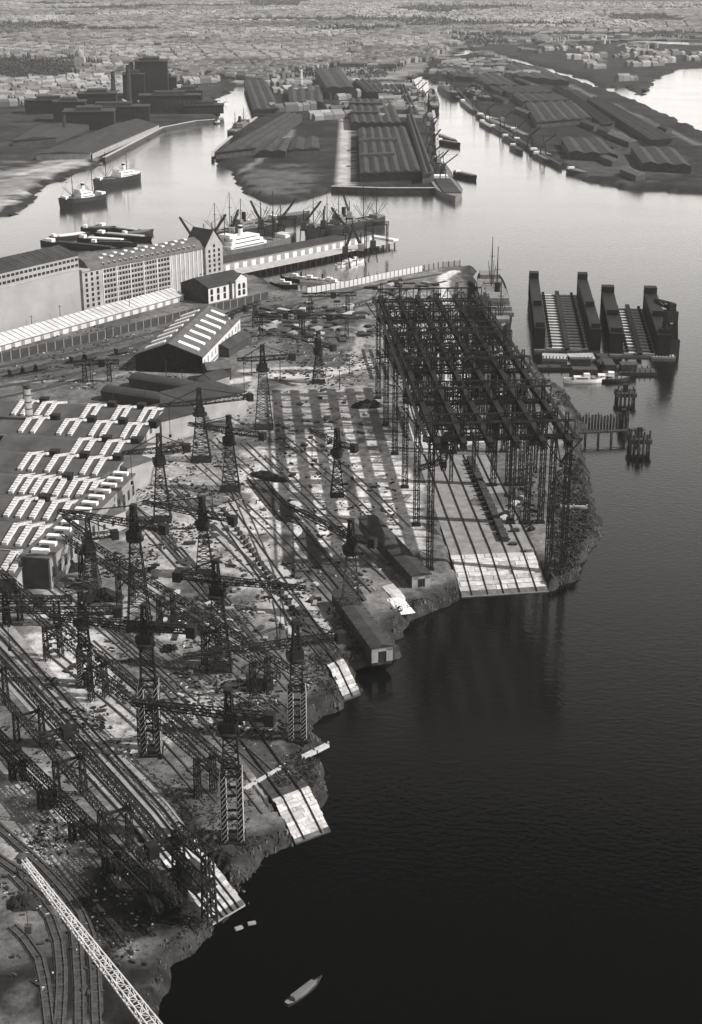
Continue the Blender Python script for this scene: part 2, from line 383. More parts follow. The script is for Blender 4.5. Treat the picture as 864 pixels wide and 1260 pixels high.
# ---------------------------------------------------------------- slipways
WETP = mat('wet_planking', .06, .16, .5, .6); PLK2 = mat('stained_planking', .2, .5, .8, .9)
def slip_geo(quad, sink, v0=.78):
    a, b = P(*quad[0]), P(*quad[1]); c, d = P(*quad[2], -sink), P(*quad[3], -sink)
    def at(u, v, h=0.0, z=.10):
        p = a.lerp(b, u).lerp(d.lerp(c, u), v); t = max(0, (v-v0)/(1-v0))
        return Vector((p.x, p.y, z - (sink+z)*t + h))
    return at
def slip(name, label, quad, z=0.10, m=CONC, rails=(), blocks=None, planks=0, pm=CONCW, group=None, plank_from=0.0, sink=0.0):
    """sloping building berth: quad = inland-left, inland-right, river-right, river-left (pixels)"""
    ga = slip_geo(quad, sink); O = ga(.5, .5); O.z = 0
    o = thing(name, label, 'slipway', tuple(O), 0, group)
    at = lambda u, v, h=0.0: ga(u, v, h, z) - O
    mb = MB(); N = 18
    for j in range(N):
        v0, v1 = j/N, (j+1)/N
        mb.quadbox([at(0,v1,-1.2), at(1,v1,-1.2), at(1,v0,-1.2), at(0,v0,-1.2), at(0,v1), at(1,v1), at(1,v0), at(0,v0)])
    mb.build('slab', m, o)
    for u in rails:
        r = MB()
        for j in range(N): r.beam(at(u, j/N, .30), at(u, (j+1)/N, .30), .32, .3)
        r.build('launching_rail', STEEL, o)
    for k in range(planks):
        e0, e1 = random.uniform(-.02, .02), random.uniform(-.02, .02)
        v0 = plank_from + (1-plank_from)*k/planks; v1 = plank_from + (1-plank_from)*(k+random.uniform(.86,.97))/planks
        nseg = 4; cuts = sorted([0+e0]+[random.uniform(.1,.9) for _ in range(nseg-1)]+[1+e1])
        for u0, u1 in zip(cuts[:-1], cuts[1:]):
            if random.random() < .05: continue
            g = .004; t = random.uniform(.1,.2)
            p = MB(); p.quadbox([at(u0+g,v1,.02), at(u1-g,v1,.02), at(u1-g,v0,.02), at(u0+g,v0,.02), at(u0+g,v1,t), at(u1-g,v1,t), at(u1-g,v0,t), at(u0+g,v0,t)])
            p.build('plank', WETP if k == planks-1 else random.choice([pm, pm, pm, PLK2, CONC]), o)
    if blocks:
        u, n, s, v0, v1 = blocks
        bm = MB(); bm.box(-s, s, -.5, .5, 0, 1.4); me = bm.mesh('keel_block'); me.materials.append(WOOD)
        rz = ang(at(0,.5), at(1,.5))
        for k in range(n):
            v = v0 + (v1-v0)*k/(n-1)
            link('keel_block', me, o, at(u, v, .02), rz + random.uniform(-.1, .1))
    return o
slip('slipway', 'broad pale concrete slipway under the great gantry, bleached at its river end', [(512,560),(600,560),(676,727),(568,734)], m=mat('worn_concrete', .15, .27, .25, bump=.2), rails=(.12,.3,.48,.66,.86,1.0),
     blocks=(.66, 14, 1.6, .1, .6), planks=9, plank_from=.8, sink=3.6)
slip('slipway', 'grey slipway inland under the rear half of the great gantry', [(470,400),(560,400),(600,556),(512,556)], m=mat('pale_rear_berth', .34, .55, .2), rails=(.1,.35,.6,.85), blocks=(.5, 12, 1.5, .1, .9))
slip('slipway', 'slipway with a dotted row of keel blocks beside the tower crane with the drum', [(252,628),(292,616),(412,780),(368,800)], rails=(.2,.75), blocks=(.45, 26, .9, .05, .9), m=mat('berth_sand', .28, .45, .2))
slip('slipway', 'narrow slipway ending in a bleached slab beside the long tarred shed', [(352,752),(372,744),(444,854),(424,862)], planks=10, plank_from=.72, rails=(.5,), m=BALLAST, sink=3.6)
slip('slipway', 'slipway with a square bleached plank slab at the water below the hut', [(258,880),(304,862),(407,1022),(364,1038)], planks=12, plank_from=.76, m=BALLAST, rails=(.25,.75), sink=3.6)
slip('slipway', 'long pale slipway below the dark elevated craneway in the foreground', [(-60,770),(-20,730),(302,1113),(262,1137)], planks=14, plank_from=.86, m=mat('old_slip', .16, .34, .2), rails=(.12,.3,.45,.62,.8), sink=3.6)
slip('slipway', 'small white launching slab between the two long tarred sheds', [(470,722),(484,718),(503,752),(490,757)], planks=5, plank_from=.3, m=WOODP, sink=3.4)
slip('slipway', 'half washed-out slipway strip parallel to the long tarred sheds', [(300,590),(322,582),(452,738),(430,748)], m=BALLAST, rails=(.2,.8), sink=0)

# ---------------------------------------------------------------- the great slip gantry
AXA = math.atan2(1953.0, 300.0-432.0)             # its axis runs towards the vanishing point at x = 300
def make_gantry():
    g0 = P(606, 699); rz = AXA - math.pi/2
    g = thing('slip_gantry', 'huge black lattice gantry standing on tall pylons over the broad slipway', 'gantry', tuple(g0), rz)
    NF, SPC, HT, W = 6, 42.0, 47.0, 46.0
    xl, xr = -22.0, 24.6
    # pylon: two slim lattice columns braced together
    pm = MB()
    for s in (-.75, .75):
        lattice_tower(pm, HT, .75, .6, 20, .22, x=s, d=.13)
    for k in range(12):
        z = 3 + k*3.7; pm.beam((-.75,0,z), (.75,0,z), .25); pm.beam((-.75,0,z), (.75,0,z+3.7), .16)
    pm.box(-1.6, 1.6, -1.1, 1.1, -.6, .9)
    pme = pm.mesh('pylon'); pme.materials.append(STEEL)
    for f in range(NF):
        y = f*SPC
        for x in (xl, xr, xr-5.2): link('pylon', pme, g, (x, y, 0))
        if f >= 1: link('pylon', pme, g, (13.5 if f < 3 else 3.0, y, 0))
    # cross frames
    cm = MB(); girder(cm, (xl-3,0,HT+6), (xr+1.6,0,HT+6), 6, 1.6, 16, .3, .18, deck=False)
    girder(cm, (xl-3,0,HT+1), (xr+1.6,0,HT+1), 1.2, 1.4, 16, .3, .18)
    cme = cm.mesh('cross_truss'); cme.materials.append(STEEL)
    for f in range(NF): link('cross_truss', cme, g, (0, f*SPC, 0))
    c2 = MB(); girder(c2, (xl,0,HT+2.5), (xr,0,HT+2.5), 2.4, 1.2, 18, .26, .18)
    c2e = c2.mesh('intermediate_truss'); c2e.materials.append(STEEL)
    for f in range(NF-1):
        for q in ((.5,) if f < 2 else (.25,.5,.75)): link('intermediate_truss', c2e, g, (0, f*SPC+SPC*q, 0))
    c3 = MB(); girder(c3, (xl,0,HT-8), (xr,0,HT-8), 1.6, 1.0, 24, .24, .16); c3e = c3.mesh('lower_truss'); c3e.materials.append(STEEL)
    for f in range(1, NF):
        for q in (0,): link('lower_truss', c3e, g, (0, f*SPC+SPC*q, 0))
    # six runway girders
    rm = MB(); girder(rm, (0,-7,HT+.8), (0,(NF-1)*SPC+8,HT+.8), 1.9, 1.5, 90, .4, .26, deck=True)
    rm.box(-.95, .95, -7, (NF-1)*SPC+8, HT+1.05, HT+1.25)
    rme = rm.mesh('runway_girder'); rme.materials.append(STEEL)
    xs = [xl+1.2 + k*(xr-xl-2.4)/5 for k in range(6)]
    for x in xs: link('runway_girder', rme, g, (x, 0, 0))
    # knee braces from pylon to runway
    km = MB(); km.beam((0,0,HT-9), (0,8,HT-3), .4); km.beam((0,0,HT-9), (0,-8,HT-3), .4); km.beam((0,0,HT-9),(7,0,HT-.5),.4); km.beam((0,0,HT-9),(-6,0,HT-.5),.4)
    kme = km.mesh('knee_brace'); kme.materials.append(STEEL)
    for f in range(NF):
        for x in (xl, xr-2.6): link('knee_brace', kme, g, (x, f*SPC, 0))
    # trolley cranes hanging under the runways
    spots = [(0,12),(1,40),(3,60),(4,35),(2,86),(0,100),(3,118),(4,150),(0,160),(2,170),(1,198)]
    for i, (k, y) in enumerate(spots):
        x = (xs[k]+xs[k+1])/2; t = MB(); dz = random.uniform(5, 12)
        girder(t, (xs[k]-1.2,y,HT-3.4), (xs[k+1]+1.2,y,HT-3.4), 1.6, 3.0, 5, .34, .22)
        t.box(x-1.6, x+1.6, y-1.8, y+1.8, HT-8.2, HT-5.2)
        lattice_tower(t, dz, 1.4, 2.2, 4, .26, z0=HT-8.2-dz, x=x, y=y)
        an = random.uniform(0, 6.28); L = random.uniform(8, 13); z = HT-8.6-dz*.5
        girder(t, (x,y,z+1), (x+L*math.cos(an), y+L*math.sin(an), z+1), 1.4, 1.3, 6, .26, .16)
        t.box(x-1.1, x+1.1, y-1.1, y+1.1, z-1.8, z)
        t.build('trolley_crane', STEEL, g)
    hm_ = MB()
    lattice_tower(hm_, 13, 1.0, 1.0, 7, .2, z0=HT-14, d=.14); hme = hm_.mesh('hanger'); hme.materials.append(STEEL)
    for f in range(NF*4-3):
        for k in range(1, 5):
            if random.random() < (.3 if f < 8 else .8): link('hanger', hme, g, (xs[k]+random.uniform(-3,3), f*SPC/4+random.uniform(-3,3), random.uniform(-3,0)))
    for f in range(NF):
        for k in range(6):
            link('crown_post', hme, g, (xs[k], f*SPC, random.uniform(8,10)))
            if random.random() < .6: link('crown_post', hme, g, (xs[k]+random.uniform(-1,1), (f+.5)*SPC if f < NF-1 else f*SPC-9, random.uniform(3,6)))
    # a plate girder walkway with railings on each outer side
    for x in (xl-2.2, xr+1.4):
        wk = MB(); wk.box(x-.6, x+.6, -6, (NF-1)*SPC+6, HT+1.1, HT+1.3)
        for k in range(40):
            y = -6 + k*(12+(NF-1)*SPC)/39; wk.beam((x,y,HT+1.2), (x,y,HT+2.4), .1)
        wk.beam((x,-6,HT+2.4), (x,(NF-1)*SPC+6,HT+2.4), .12); wk.build('walkway', STEEL, g)
make_gantry()
# vessel parts under construction on the rear berth: frames and staging
def staging(px, py, L, W, H, label, rz=AXA-math.pi/2):
    o = thing('hull_staging', label, 'scaffolding', tuple(P(px, py)), rz)
    n = max(2, int(L/5)); pm = MB(); bm = MB()
    for s in (-1, 1):
        for k in range(n+1):
            y = -L/2 + L*k/n
            for q in (0, 1.8): pm.beam((s*(W/2+q), y, 0), (s*(W/2+q), y, H+random.uniform(-1,2.5)), .22)
        for lv in range(1, 4):
            z = H*lv/3.2; bm.box(s*(W/2+.9)-.9, s*(W/2+.9)+.9, -L/2, L/2, z, z+.12)
    pm.build('staging_pole', WOOD, o); bm.build('staging_board', WOOD, o)
    hb = MB()                                         # the ribs of the hull
    for k in range(n*2):
        y = -L/2 + L*(k+.5)/(n*2); e = 1-abs(2*y/L)**3
        pr = [(-W*.45*e, H*.7), (-W*.42*e, H*.3), (-W*.2*e, 1.2), (0, 1.0), (W*.2*e, 1.2), (W*.42*e, H*.3), (W*.45*e, H*.7)]
        for a, b in zip(pr[:-1], pr[1:]): hb.beam((a[0], y, a[1]), (b[0], y, b[1]), .35)
    hb.beam((0,-L/2,1), (0,L/2,1), 1.2, .8); hb.build('hull_rib', STEEL2, o)
staging(552, 520, 46, 15, 13, 'ribs and staging of an unfinished hull midway under the gantry')
staging(500, 448, 60, 15, 12, 'ribs and staging of an unfinished hull at the inland left end of the gantry')
# long tarred stack of launching ways lying on the broad slipway
def ways():
    o = thing('launching_way', 'long dark launching way lying down the middle of the broad slipway', 'launching way')
    a, b = P(578, 566), P(622, 668)
    m = MB(); n = 9
    for k in range(n):
        p, q = a.lerp(b, k/n), a.lerp(b, (k+.93)/n); m.beam(p+Vector((0,0,1.1)), q+Vector((0,0,1.1)), 2.6, 1.8, True)
    m.build('timber_way', WOOD, o)
    m = MB()
    for k in range(18):
        p = a.lerp(b, (k+.5)/18); m.box(p.x-2.2, p.x+2.2, p.y-.3, p.y+.3, .1, .7)
    m.build('sleeper', WOOD, o)
ways()

# ---------------------------------------------------------------- tower cranes
def crane(px, py, ty, jib, ctr, label, style=0, w=6.0, apex=5.0, lift=0.0):
    if style != 1: w *= 1.2
    """px,py foot; ty top of mast; jib/ctr: where jib tip and counterweight show (at jib level)"""
    b = P(px, py); H = ztop(px, py, ty); zj = H - apex
    j = P(*jib, zj); c = P(*ctr, zj)
    aj = math.atan2(j.y-b.y, j.x-b.x); Lj = (Vector((j.x,j.y))-Vector((b.x,b.y))).length
    Lc = (Vector((c.x,c.y))-Vector((b.x,b.y))).length
    Lj = min(max(Lj, 8), 42); Lc = min(max(Lc, 5), 24)
    o = thing('tower_crane', label, 'crane', tuple(b), 0.06, 'tower cranes of the shipyard')
    ra = aj - 0.06
    zt = zj - 6.5                                    # top of the fixed tower
    if style == 1:                                   # four zigzag-laced legs
        zl = zt*.66; leg = MB(); lattice_tower(leg, zl, 1.15, 1.0, 13, .2, d=.24)
        me = leg.mesh('leg'); me.materials.append(STEEL)
        zz = MB()
        for k in range(13):
            z0, z1 = zl*k/13, zl*(k+1)/13
            for sx in (-.62, .62): zz.beam((sx,-.55,z0), (sx,.55,z1), .36, .1)
            zz.beam((-.55,-.62,z0), (.55,-.62,z1), .36, .1)
        zme = zz.mesh('glint_lacing'); zme.materials.append(PALE_STEEL)  # sun glint on the zigzag bars is put into their colour
        for sx in (-1, 1):
            for sy in (-1, 1):
                lo = link('leg', me, o, (sx*w/2*.62, sy*w/2*.62, 0)); link('glint_lacing', zme, lo)
        for z in (zl*.36, zl*.7, zl*.98):
            q = w/2*.62; br = MB()
            for p1, p2 in (((-q,-q),(q,-q)),((q,-q),(q,q)),((q,q),(-q,q)),((-q,q),(-q,-q))): br.beam((*p1, z), (*p2, z), .5)
            br.build('brace', STEEL, o)
        MB().box(-w*.5, w*.5, -w*.5, w*.5, -.5, .6).build('base', STEEL, o)
        up = MB(); lattice_tower(up, zt-zl, w*.62, w*.5, 5, .3, z0=zl, cross=True, d=.15); up.build('tower', STEEL, o)
    else:
        tm = MB(); lattice_tower(tm, zt, w, w*.42, 9, .32, cross=True, d=.15); tm.box(-w*.55, w*.55, -w*.55, w*.55, -.5, .5); tm.build('tower', STEEL if style == 0 else STEEL2, o)
    # slewing part
    sl = MB(); sl.lathe(0, 0, [(0.1, zt), (w*.38, zt), (w*.40, zt+.8), (w*.34, zt+1.0), (.1, zt+1.1)], 14); sl.build('slewing_ring', STEEL, o)
    top = bpy.data.objects.new('slewing_head', None)
    cab = MB(); cab.box(-1.8, 1.4, -1.4, 1.4, zt+1.0, zt+3.5); cab.box(1.4, 2.6, -.9, .9, zt+.95, zt+2.9)
    co = cab.build('machinery_house', STEEL, o); co.rotation_euler = (0,0,ra)
    cp = MB(); cp.box(1.7, 2.7, -.8, .95, zt+1.9, zt+2.7); cw = cp.build('cab_window', PANE, co)
    jm = MB(); girder(jm, (-1,0,zj), (Lj,0,zj+lift), 2.0, 1.7, max(6, int(Lj/1.8)), .26, .16, taper=.5, deck=False)
    jo = jm.build('jib', STEEL, o); jo.rotation_euler = (0,0,ra)
    km = MB(); girder(km, (1,0,zj), (-Lc,0,zj), 2.0, 1.7, max(3, int(Lc/1.8)), .26, .16, taper=.85, deck=True)
    ko = km.build('counter_jib', STEEL, o); ko.rotation_euler = (0,0,ra)
    wm = MB(); wm.box(-Lc-.6, -Lc+1.8, -1.3, 1.3, zj-2.8, zj+.3); wo = wm.build('counterweight', STEEL, o); wo.rotation_euler = (0,0,ra)
    ms = MB(); lattice_tower(ms, H-zj+4, 2.2, 1.1, 4, .36, z0=zj-4, d=.24); ms.box(-.9,.9,-.9,.9,H-.4,H+.4)
    ms.build('mast', STEEL, o).rotation_euler = (0,0,ra)
    ti = MB()
    for s in (-.4, .4):
        ti.beam((0,s,H), (Lj*.8,s,zj+lift*.8), .16); ti.beam((0,s,H), (-Lc*.9,s,zj), .16)
    ti.build('tie_rod', STEEL, o).rotation_euler = (0,0,ra)
    x = Lj*random.uniform(.6,.9); hk = MB(); hk.box(x-.7, x+.7, -.7, .7, zj-.6+lift*x/Lj, zj+.3+lift*x/Lj); hz = zj*random.uniform(.45,.7)
    for s in (-.3, .3): hk.beam((x,s,zj-.5+lift*x/Lj), (x,s,hz), .09)
    hk.box(x-.5, x+.5, -.35, .35, hz-1.2, hz); hk.build('hook_trolley', STEEL, o).rotation_euler = (0,0,ra)
    return o
crane(187, 925, 745, (60,757), (238,772), 'tall tower crane with legs laced in sun-glint white, left of the hut, jib to the left', 1, 6.2)
crane(287, 1032, 850, (162,862), (330,885), 'nearest tower crane with legs laced in sun-glint white, close to the bleached plank slab', 1, 6.2)
crane(366, 908, 765, (226,806), (424,790), 'tower crane with legs laced in sun-glint white between the hut and the water, jib reaching left', 1, 5.6)
crane(107, 842, 728, (-5,748), (140,756), 'short tower crane on the bare sand, its jib leaving the picture at the left', 1, 5.2)
crane(172, 772, 622, (72,627), (208,642), 'tower crane beside the low annex, jib pointing at the workshop roofs', 0, 6.0)
crane(270, 822, 690, (376,722), (214,706), 'tower crane with a drum at its jib tip over the dotted slipway', 0, 6.0)
crane(432, 758, 640, (352,644), (462,662), 'slender pale tower crane behind the long tarred shed at the water', 2, 5.4, lift=7)
crane(248, 566, 478, (196,498), (282,508), 'tapering tower crane beside the pale end wall, near the workshop corner', 0, 6.6)
crane(284, 602, 512, (232,520), (330,528), 'tower crane at the left edge of the gantry shadow', 0, 6.0)
crane(325, 526, 425, (292,441), (356,444), 'tapering tower crane standing alone in front of the pale road', 0, 6.6)
crane(200, 640, 535, (150,556), (232,548), 'tower crane in front of the lit gable of the middle workshop', 0, 5.4)
crane(252, 706, 612, (176,616), (288,620), 'tower crane with a thin level jib in the middle of the bare sand', 0, 5.0)
crane(392, 470, 408, (360,412), (410,415), 'small dark crane among the plate stacks beyond the pale road', 0, 5.0, lift=5)
crane(113, 722, 640, (86,660), (140,650), 'portal crane beside the corner of the annex', 2, 5.0, lift=8)
crane(415, 610, 528, (380,536), (440,540), 'dark tower crane wrapped in the shadow of the great gantry', 0, 4.2, lift=3)

# ---------------------------------------------------------------- elevated craneways
def craneway(label, a, b, z, gauge, h=3.2, n=40, posts=8, group='elevated craneways', t=.4, deck=True):
    p, q = P(*a, z), P(*b, z); L = (q-p).length; rz = ang(p, q)
    o = thing('craneway', label, 'craneway', (p.x, p.y, 0), rz, group)
    for s in (-1, 1):
        m = MB(); girder(m, (0, s*gauge/2, z), (L, s*gauge/2, z), h, 1.2, n, t, t*.6, deck=deck); m.build('girder', STEEL, o)
    pm = MB()
    lattice_tower(pm, z-h, 1.4, 1.1, 7, .24, y=-gauge/2, d=.14); lattice_tower(pm, z-h, 1.4, 1.1, 7, .24, y=gauge/2, d=.14)
    pm.beam((0,-gauge/2,z-h-1), (0,gauge/2,z-h-1), .6); pm.beam((0,-gauge/2,z-h-5), (0,gauge/2,z-h-1), .3); pm.beam((0,gauge/2,z-h-5), (0,-gauge/2,z-h-1), .3)
    me = pm.mesh('trestle'); me.materials.append(STEEL)
    for k in range(posts): link('trestle', me, o, (L*(k+.5)/posts, 0, 0))
    return o, L
o, L = craneway('dark double craneway over the long pale slipway in the foreground', (-70,750), (240,1098), 14, 7, 1.9, 90, 6, t=.24, deck=False)
for (u, s) in ((.55, 1), (.9, -1)):
    m = MB(); girder(m, (L*u, -5, 16.6), (L*u, 5, 16.6), 1.4, 2.0, 6, .3); m.box(L*u-1.4, L*u+1.4, s*2-1.2, s*2+1.2, 14, 17.2); m.build('bridge_crane', STEEL, o)
craneway('low black craneway along the left foot of the foreground slipway', (-60,850), (205,1112), 7, 3, 1.6, 80, 7, t=.24, deck=False)
craneway('craneway running from the workshops past the glint-laced crane to the bank', (-10,700), (290,956), 13, 4.5, 1.8, 70, 5, t=.22, deck=False)
craneway('lattice craneway crossing the bare sand below the annex towards the hut', (84,655), (352,826), 13, 5, 1.8, 64, 5, t=.22, deck=False)

# ---------------------------------------------------------------- bright jib of the foreground crane
def front_crane():
    base = P(340, 1440); o = thing('jib_crane', 'crane whose pale lattice jib rises across the lower left corner', 'crane', tuple(base))
    O = base; tip = P(27, 1056, 52); root = P(276, 1375, 40)
    m = MB(); n = 34; d = (tip-root); ax = d.normalized(); sd = Vector((-ax.y, ax.x, 0)).normalized(); up = ax.cross(sd).normalized()
    if up.z < 0: up = -up
    def pt(u, s, t): 
        k = 2.5*(1-u) + .8*u; kh = 2.0*(1-u)+.7*u
        return root.lerp(tip, u) + sd*s*k/2 + up*t*kh/2 - O
    top = MB()
    for s in (-1, 1):
        m.beam(pt(0,s,1), pt(1,s,1), .22); m.beam(pt(0,s,-1), pt(1,s,-1), .2)
        for k in range(n):
            a, b = k/n, (k+1)/n
            m.beam(pt(a,s,1 if k%2 else -1), pt(b,s,-1 if k%2 else 1), .11)
    for k in range(n):
        a, b = k/n, (k+1)/n
        for t in (1, -1): m.beam(pt(a,-1 if k%2 else 1,t), pt(b,1 if k%2 else -1,t), .12); m.beam(pt(a,-1,t), pt(a,1,t), .1)
    m.build('jib', PALE_STEEL, o)
    h = MB(); q = tip - O; h.beam(q, q-Vector((0,0,14)), .12); h.box(q.x-.6, q.x+.6, q.y-.5, q.y+.5, q.z-15.5, q.z-14); h.lathe(q.x, q.y, [(.1,q.z-.8),(1,q.z-.6),(1,q.z+.5),(.1,q.z+.7)], 8); h.build('hook', STEEL2, o)
    t = MB(); r = root - O
    lattice_tower(t, 42, 8, 4, 9, .5, x=r.x, y=r.y, cross=True); t.box(r.x-4, r.x+4, r.y-4, r.y+3, 42, 47); t.build('tower', STEEL, o)
    ti = MB(); a = r+Vector((0,0,14)); lattice_tower(ti, 4, 3, 1, 4, .3, z0=46, x=r.x, y=r.y); ti.build('mast_cap', STEEL, o)
front_crane()

# ---------------------------------------------------------------- buildings: helpers
def frame(p, q):
    """local frame with x along p->q on the ground"""
    return (p.x, p.y, 0), ang(p, q), (Vector((q.x,q.y,0))-Vector((p.x,p.y,0))).length
def gable_house(name, label, loc, rz, L, W, eave, ridge, wm, rm, cat='building', group=None, ov=.4, gable_m=None, doors=0, windows=None, axis='x', rtop=None, bars=0):
    """box with a pitched roof; local x runs along the ridge 0..L, y across 0..W"""
    o = thing(name, label, cat, loc, rz, group)
    m = MB(); m.poly([(0,0,0),(L,0,0),(L,0,eave),(0,0,eave)]); m.poly([(L,W,0),(0,W,0),(0,W,eave),(L,W,eave)]); 
    m.build('wall', wm, o)
    MB().poly([(0,W,0),(0,0,0),(0,0,eave),(0,W/2,ridge),(0,W,eave)]).build('gable', gable_m or wm, o); MB().poly([(L,0,0),(L,W,0),(L,W,eave),(L,W/2,ridge),(L,0,eave)]).build('gable', gable_m or wm, o)
    r = MB(); t = .35
    for s in (0, 1):
        y0 = -ov if s == 0 else W+ov; sl = (ridge-eave)/(W/2); ze = eave - ov*sl + .05; zr = ridge + .05
        a, b, c, d = (-ov,y0,ze), (L+ov,y0,ze), (L+ov,W/2,zr), (-ov,W/2,zr)
        if s: a, b, c, d = b, a, d, c
        up = Vector((0,0,t)); r.quadbox([a,b,c,d,Vector(a)+up,Vector(b)+up,Vector(c)+up,Vector(d)+up])
    ro = r.build('roof', rm, o)
    if windows:
        n, zs, ww, hh = windows
        wmesh = MB(); wmesh.box(-ww/2, ww/2, -.06, .06, 0, hh); me = wmesh.mesh('window'); me.materials.append(PANE)
        for z in zs:
            for k in range(n): link('window', me, o, (L*(k+.5)/n, -.02, z))
    return o, ro
def box_house(name, label, loc, rz, L, W, H, wm, rm, cat='building', group=None, windows=None):
    o = thing(name, label, cat, loc, rz, group)
    MB().box(0, L, 0, W, 0, H).build('wall', wm, o)
    r = MB(); r.box(-.3, L+.3, -.3, W+.3, H+.003, H+.4); ro = r.build('roof', rm, o)
    if windows:
        n, zs, ww, hh = windows
        wb = MB(); wb.box(-ww/2, ww/2, -.06, .06, 0, hh); me = wb.mesh('window'); me.materials.append(PANE)
        for z in zs:
            for k in range(n): link('window', me, o, (L*(k+.5)/n, -.02, z))
    return o, ro

# ---------------------------------------------------------------- workshops with transverse skylights
WO = P(150, 585); WRZ = -0.20
E1 = Vector((math.cos(WRZ), math.sin(WRZ), 0)); E2 = Vector((-math.sin(WRZ), math.cos(WRZ), 0))
def to_shop(px, py, z):
    d = P(px, py, z) - WO; return d.dot(E1), d.dot(E2)
sk_cache = {}
def workshop(label, ridge_py, xpx, rpx, pairs, W=25.0, eave=8.5, ridge=11.8, ws=1.8, left=-95.0, gable_m=WALL, front=True, vents=True):
    """xpx: a column where the ridge was surveyed; rpx: right end; pairs: skylight columns (ridge pixels)"""
    _, v = to_shop(xpx, ridge_py, ridge); ur, _ = to_shop(rpx, ridge_py, ridge)
    L = ur - left; loc = WO + E1*left + E2*(v - W/2)
    o, ro = gable_house('workshop_hall', label, tuple(loc), WRZ, L, W, eave, ridge, WALLD, ROOFW, 'hall', 'workshop halls with transverse skylights', gable_m=gable_m)
    key = (W, eave, ridge, ws)
    if key not in sk_cache:
        m = MB(); sl = (ridge-eave)/(W/2); k = .9
        for s in (-1, 1):
            y0, y1 = s*W/2*k, 0; z0, z1 = ridge - abs(y0)*sl, ridge
            def c(x, y, z, h): return (x, y, z+h)
            b = [(-ws/2,y0,z0+.3), (ws/2,y0,z0+.3), (ws/2,y1,z1+.3), (-ws/2,y1,z1+.3)]
            t = [(-ws/2,y0,z0+1.5), (ws/2,y0,z0+1.5), (ws/2,y1,z1+1.5), (-ws/2,y1,z1+1.5)]
            if s > 0: b = [b[1],b[0],b[3],b[2]]; t = [t[1],t[0],t[3],t[2]]
            m.quadbox(b+t)
        me = m.mesh('skylight'); me.materials.append(SKYL)
        gb = MB()                                     # glazing bars over the strip
        for s in (-1, 1):
            for q in range(7):
                y = s*W/2*k*(q+.5)/7; z = ridge-abs(y)*sl+1.52; gb.beam((-ws/2,y,z), (ws/2,y,z), .16)
        ge = gb.mesh('glazing_bar'); ge.materials.append(STEEL2)
        vb = MB(); vb.box(-1.7, 1.7, -1.6, 1.6, ridge-.6, ridge+2.3); vb.box(-2.0, 2.0, -1.9, 1.9, ridge+2.3, ridge+2.6); ve = vb.mesh('ventilator'); ve.materials.append(STEEL)
        sk_cache[key] = (me, ge, ve)
    me, ge, ve = sk_cache[key]
    MB().box(0, L, -1.0, 0.2, eave-.6, eave+.12).build('gutter', WALLG, o)
    for px in pairs:
        u, _ = to_shop(abs(px), ridge_py, ridge)
        s = link('skylight', me, ro, (u-left, W/2, 0)); link('glazing_bar', ge, o, (u-left, W/2, 0))['kind'] = 'stuff'
        if px < 0 and vents: link('ventilator', ve, ro, (u-left+5.4, W/2+1.5, 0))
    return o
workshop('rearmost workshop hall with skylights in front of the round-topped sheds', 500, 100, 204, [22,-34,52,66,112,-124,152,-163,186,198])
workshop('second workshop hall from the rear, with four pairs of skylights', 520, 100, 190, [32,-48,82,-97,124,-138,165,-178])
workshop('third workshop hall, beside the low white-roofed yard building', 543, 100, 186, [100,-116,138,-154], left=-52)
workshop('fourth workshop hall with a bright end wall next to the annex', 565, 100, 152, [32,-46,68,-86,114,-130])
workshop('fifth workshop hall with closely set skylight strips', 592, 80, 130, [22,36,50,-64,80,95,110,123], W=24, ws=1.9)
workshop('sixth workshop hall, its skylights ending at the annex roof', 619, 60, 102, [18,-34,52,70,88], W=24, ws=1.9)
workshop('nearest workshop hall, at the left edge beside the dark gable', 651, 50, 68, [18,36,54], W=24, ws=1.9)
workshop('low workshop bay half out of the picture below the nearest hall', 684, 30, 36, [16,28], W=22, ws=1.9, eave=6, ridge=9)
# flat-roofed white yard building between the halls
p = WO + E1*(-92) + E2*(to_shop(100,543,13.5)[1]-9)
o, ro = box_house('yard_building', 'low building with a white roof patch beside the brick chimney', tuple(p), WRZ, 38, 15, 7, WALLG, ROOF)
MB().box(16, 36, 2, 12, 7.45, 7.7).build('white_roof_panel', WHITE, ro)
# annex along the hall ends with a row of square roof lights
def annex():
    a, b = P(61, 688, 11), P(166, 584, 11); a.z = b.z = 0; loc, rz, L = frame(a, b)
    o = thing('annex', 'narrow flat-roofed annex with a row of white roof lights along the hall ends', 'building', loc, rz)
    W = 10.5; H = 11.0
    MB().box(0, L, 0, W, 0, H).build('wall', WALLG, o)
    MB().box(0, .3, .5, W-.5, .1, H-.3).build('end_wall', WALLD, o).location = (-.35, 0, 0)
    r = MB(); r.box(-.5, L+.3, -.3, W+.3, H+.003, H+.45); ro = r.build('roof', ROOF2, o)
    m = MB(); m.box(-1.1, 1.1, -2.9, 2.9, 0, 1.2); me = m.mesh('roof_light'); me.materials.append(WHITE)
    d = MB(); d.box(-.9, .9, -1.2, 1.2, 0, 1.0); de = d.mesh('roof_hatch'); de.materials.append(STEEL)
    n = 13
    for k in range(n):
        x = L*(k+.6)/n
        link('roof_light', me, ro, (x, W*.45, H+.45)); link('roof_hatch', de, ro, (x+L/n*.5, W*.45, H+.45))
    w1 = MB(); w1.box(-1.2, 1.2, -.06, .06, 0, 4); we = w1.mesh('window'); we.materials.append(PANE)
    for k in range(16): link('window', we, o, (L*(k+.5)/16, -.02, 3.5))
annex()
box_house('workshop_extension', 'pale lean-to wing at the bright end wall of the middle halls', tuple(P(158, 606)), .9, 14, 12, 10, WALL, ROOF2)
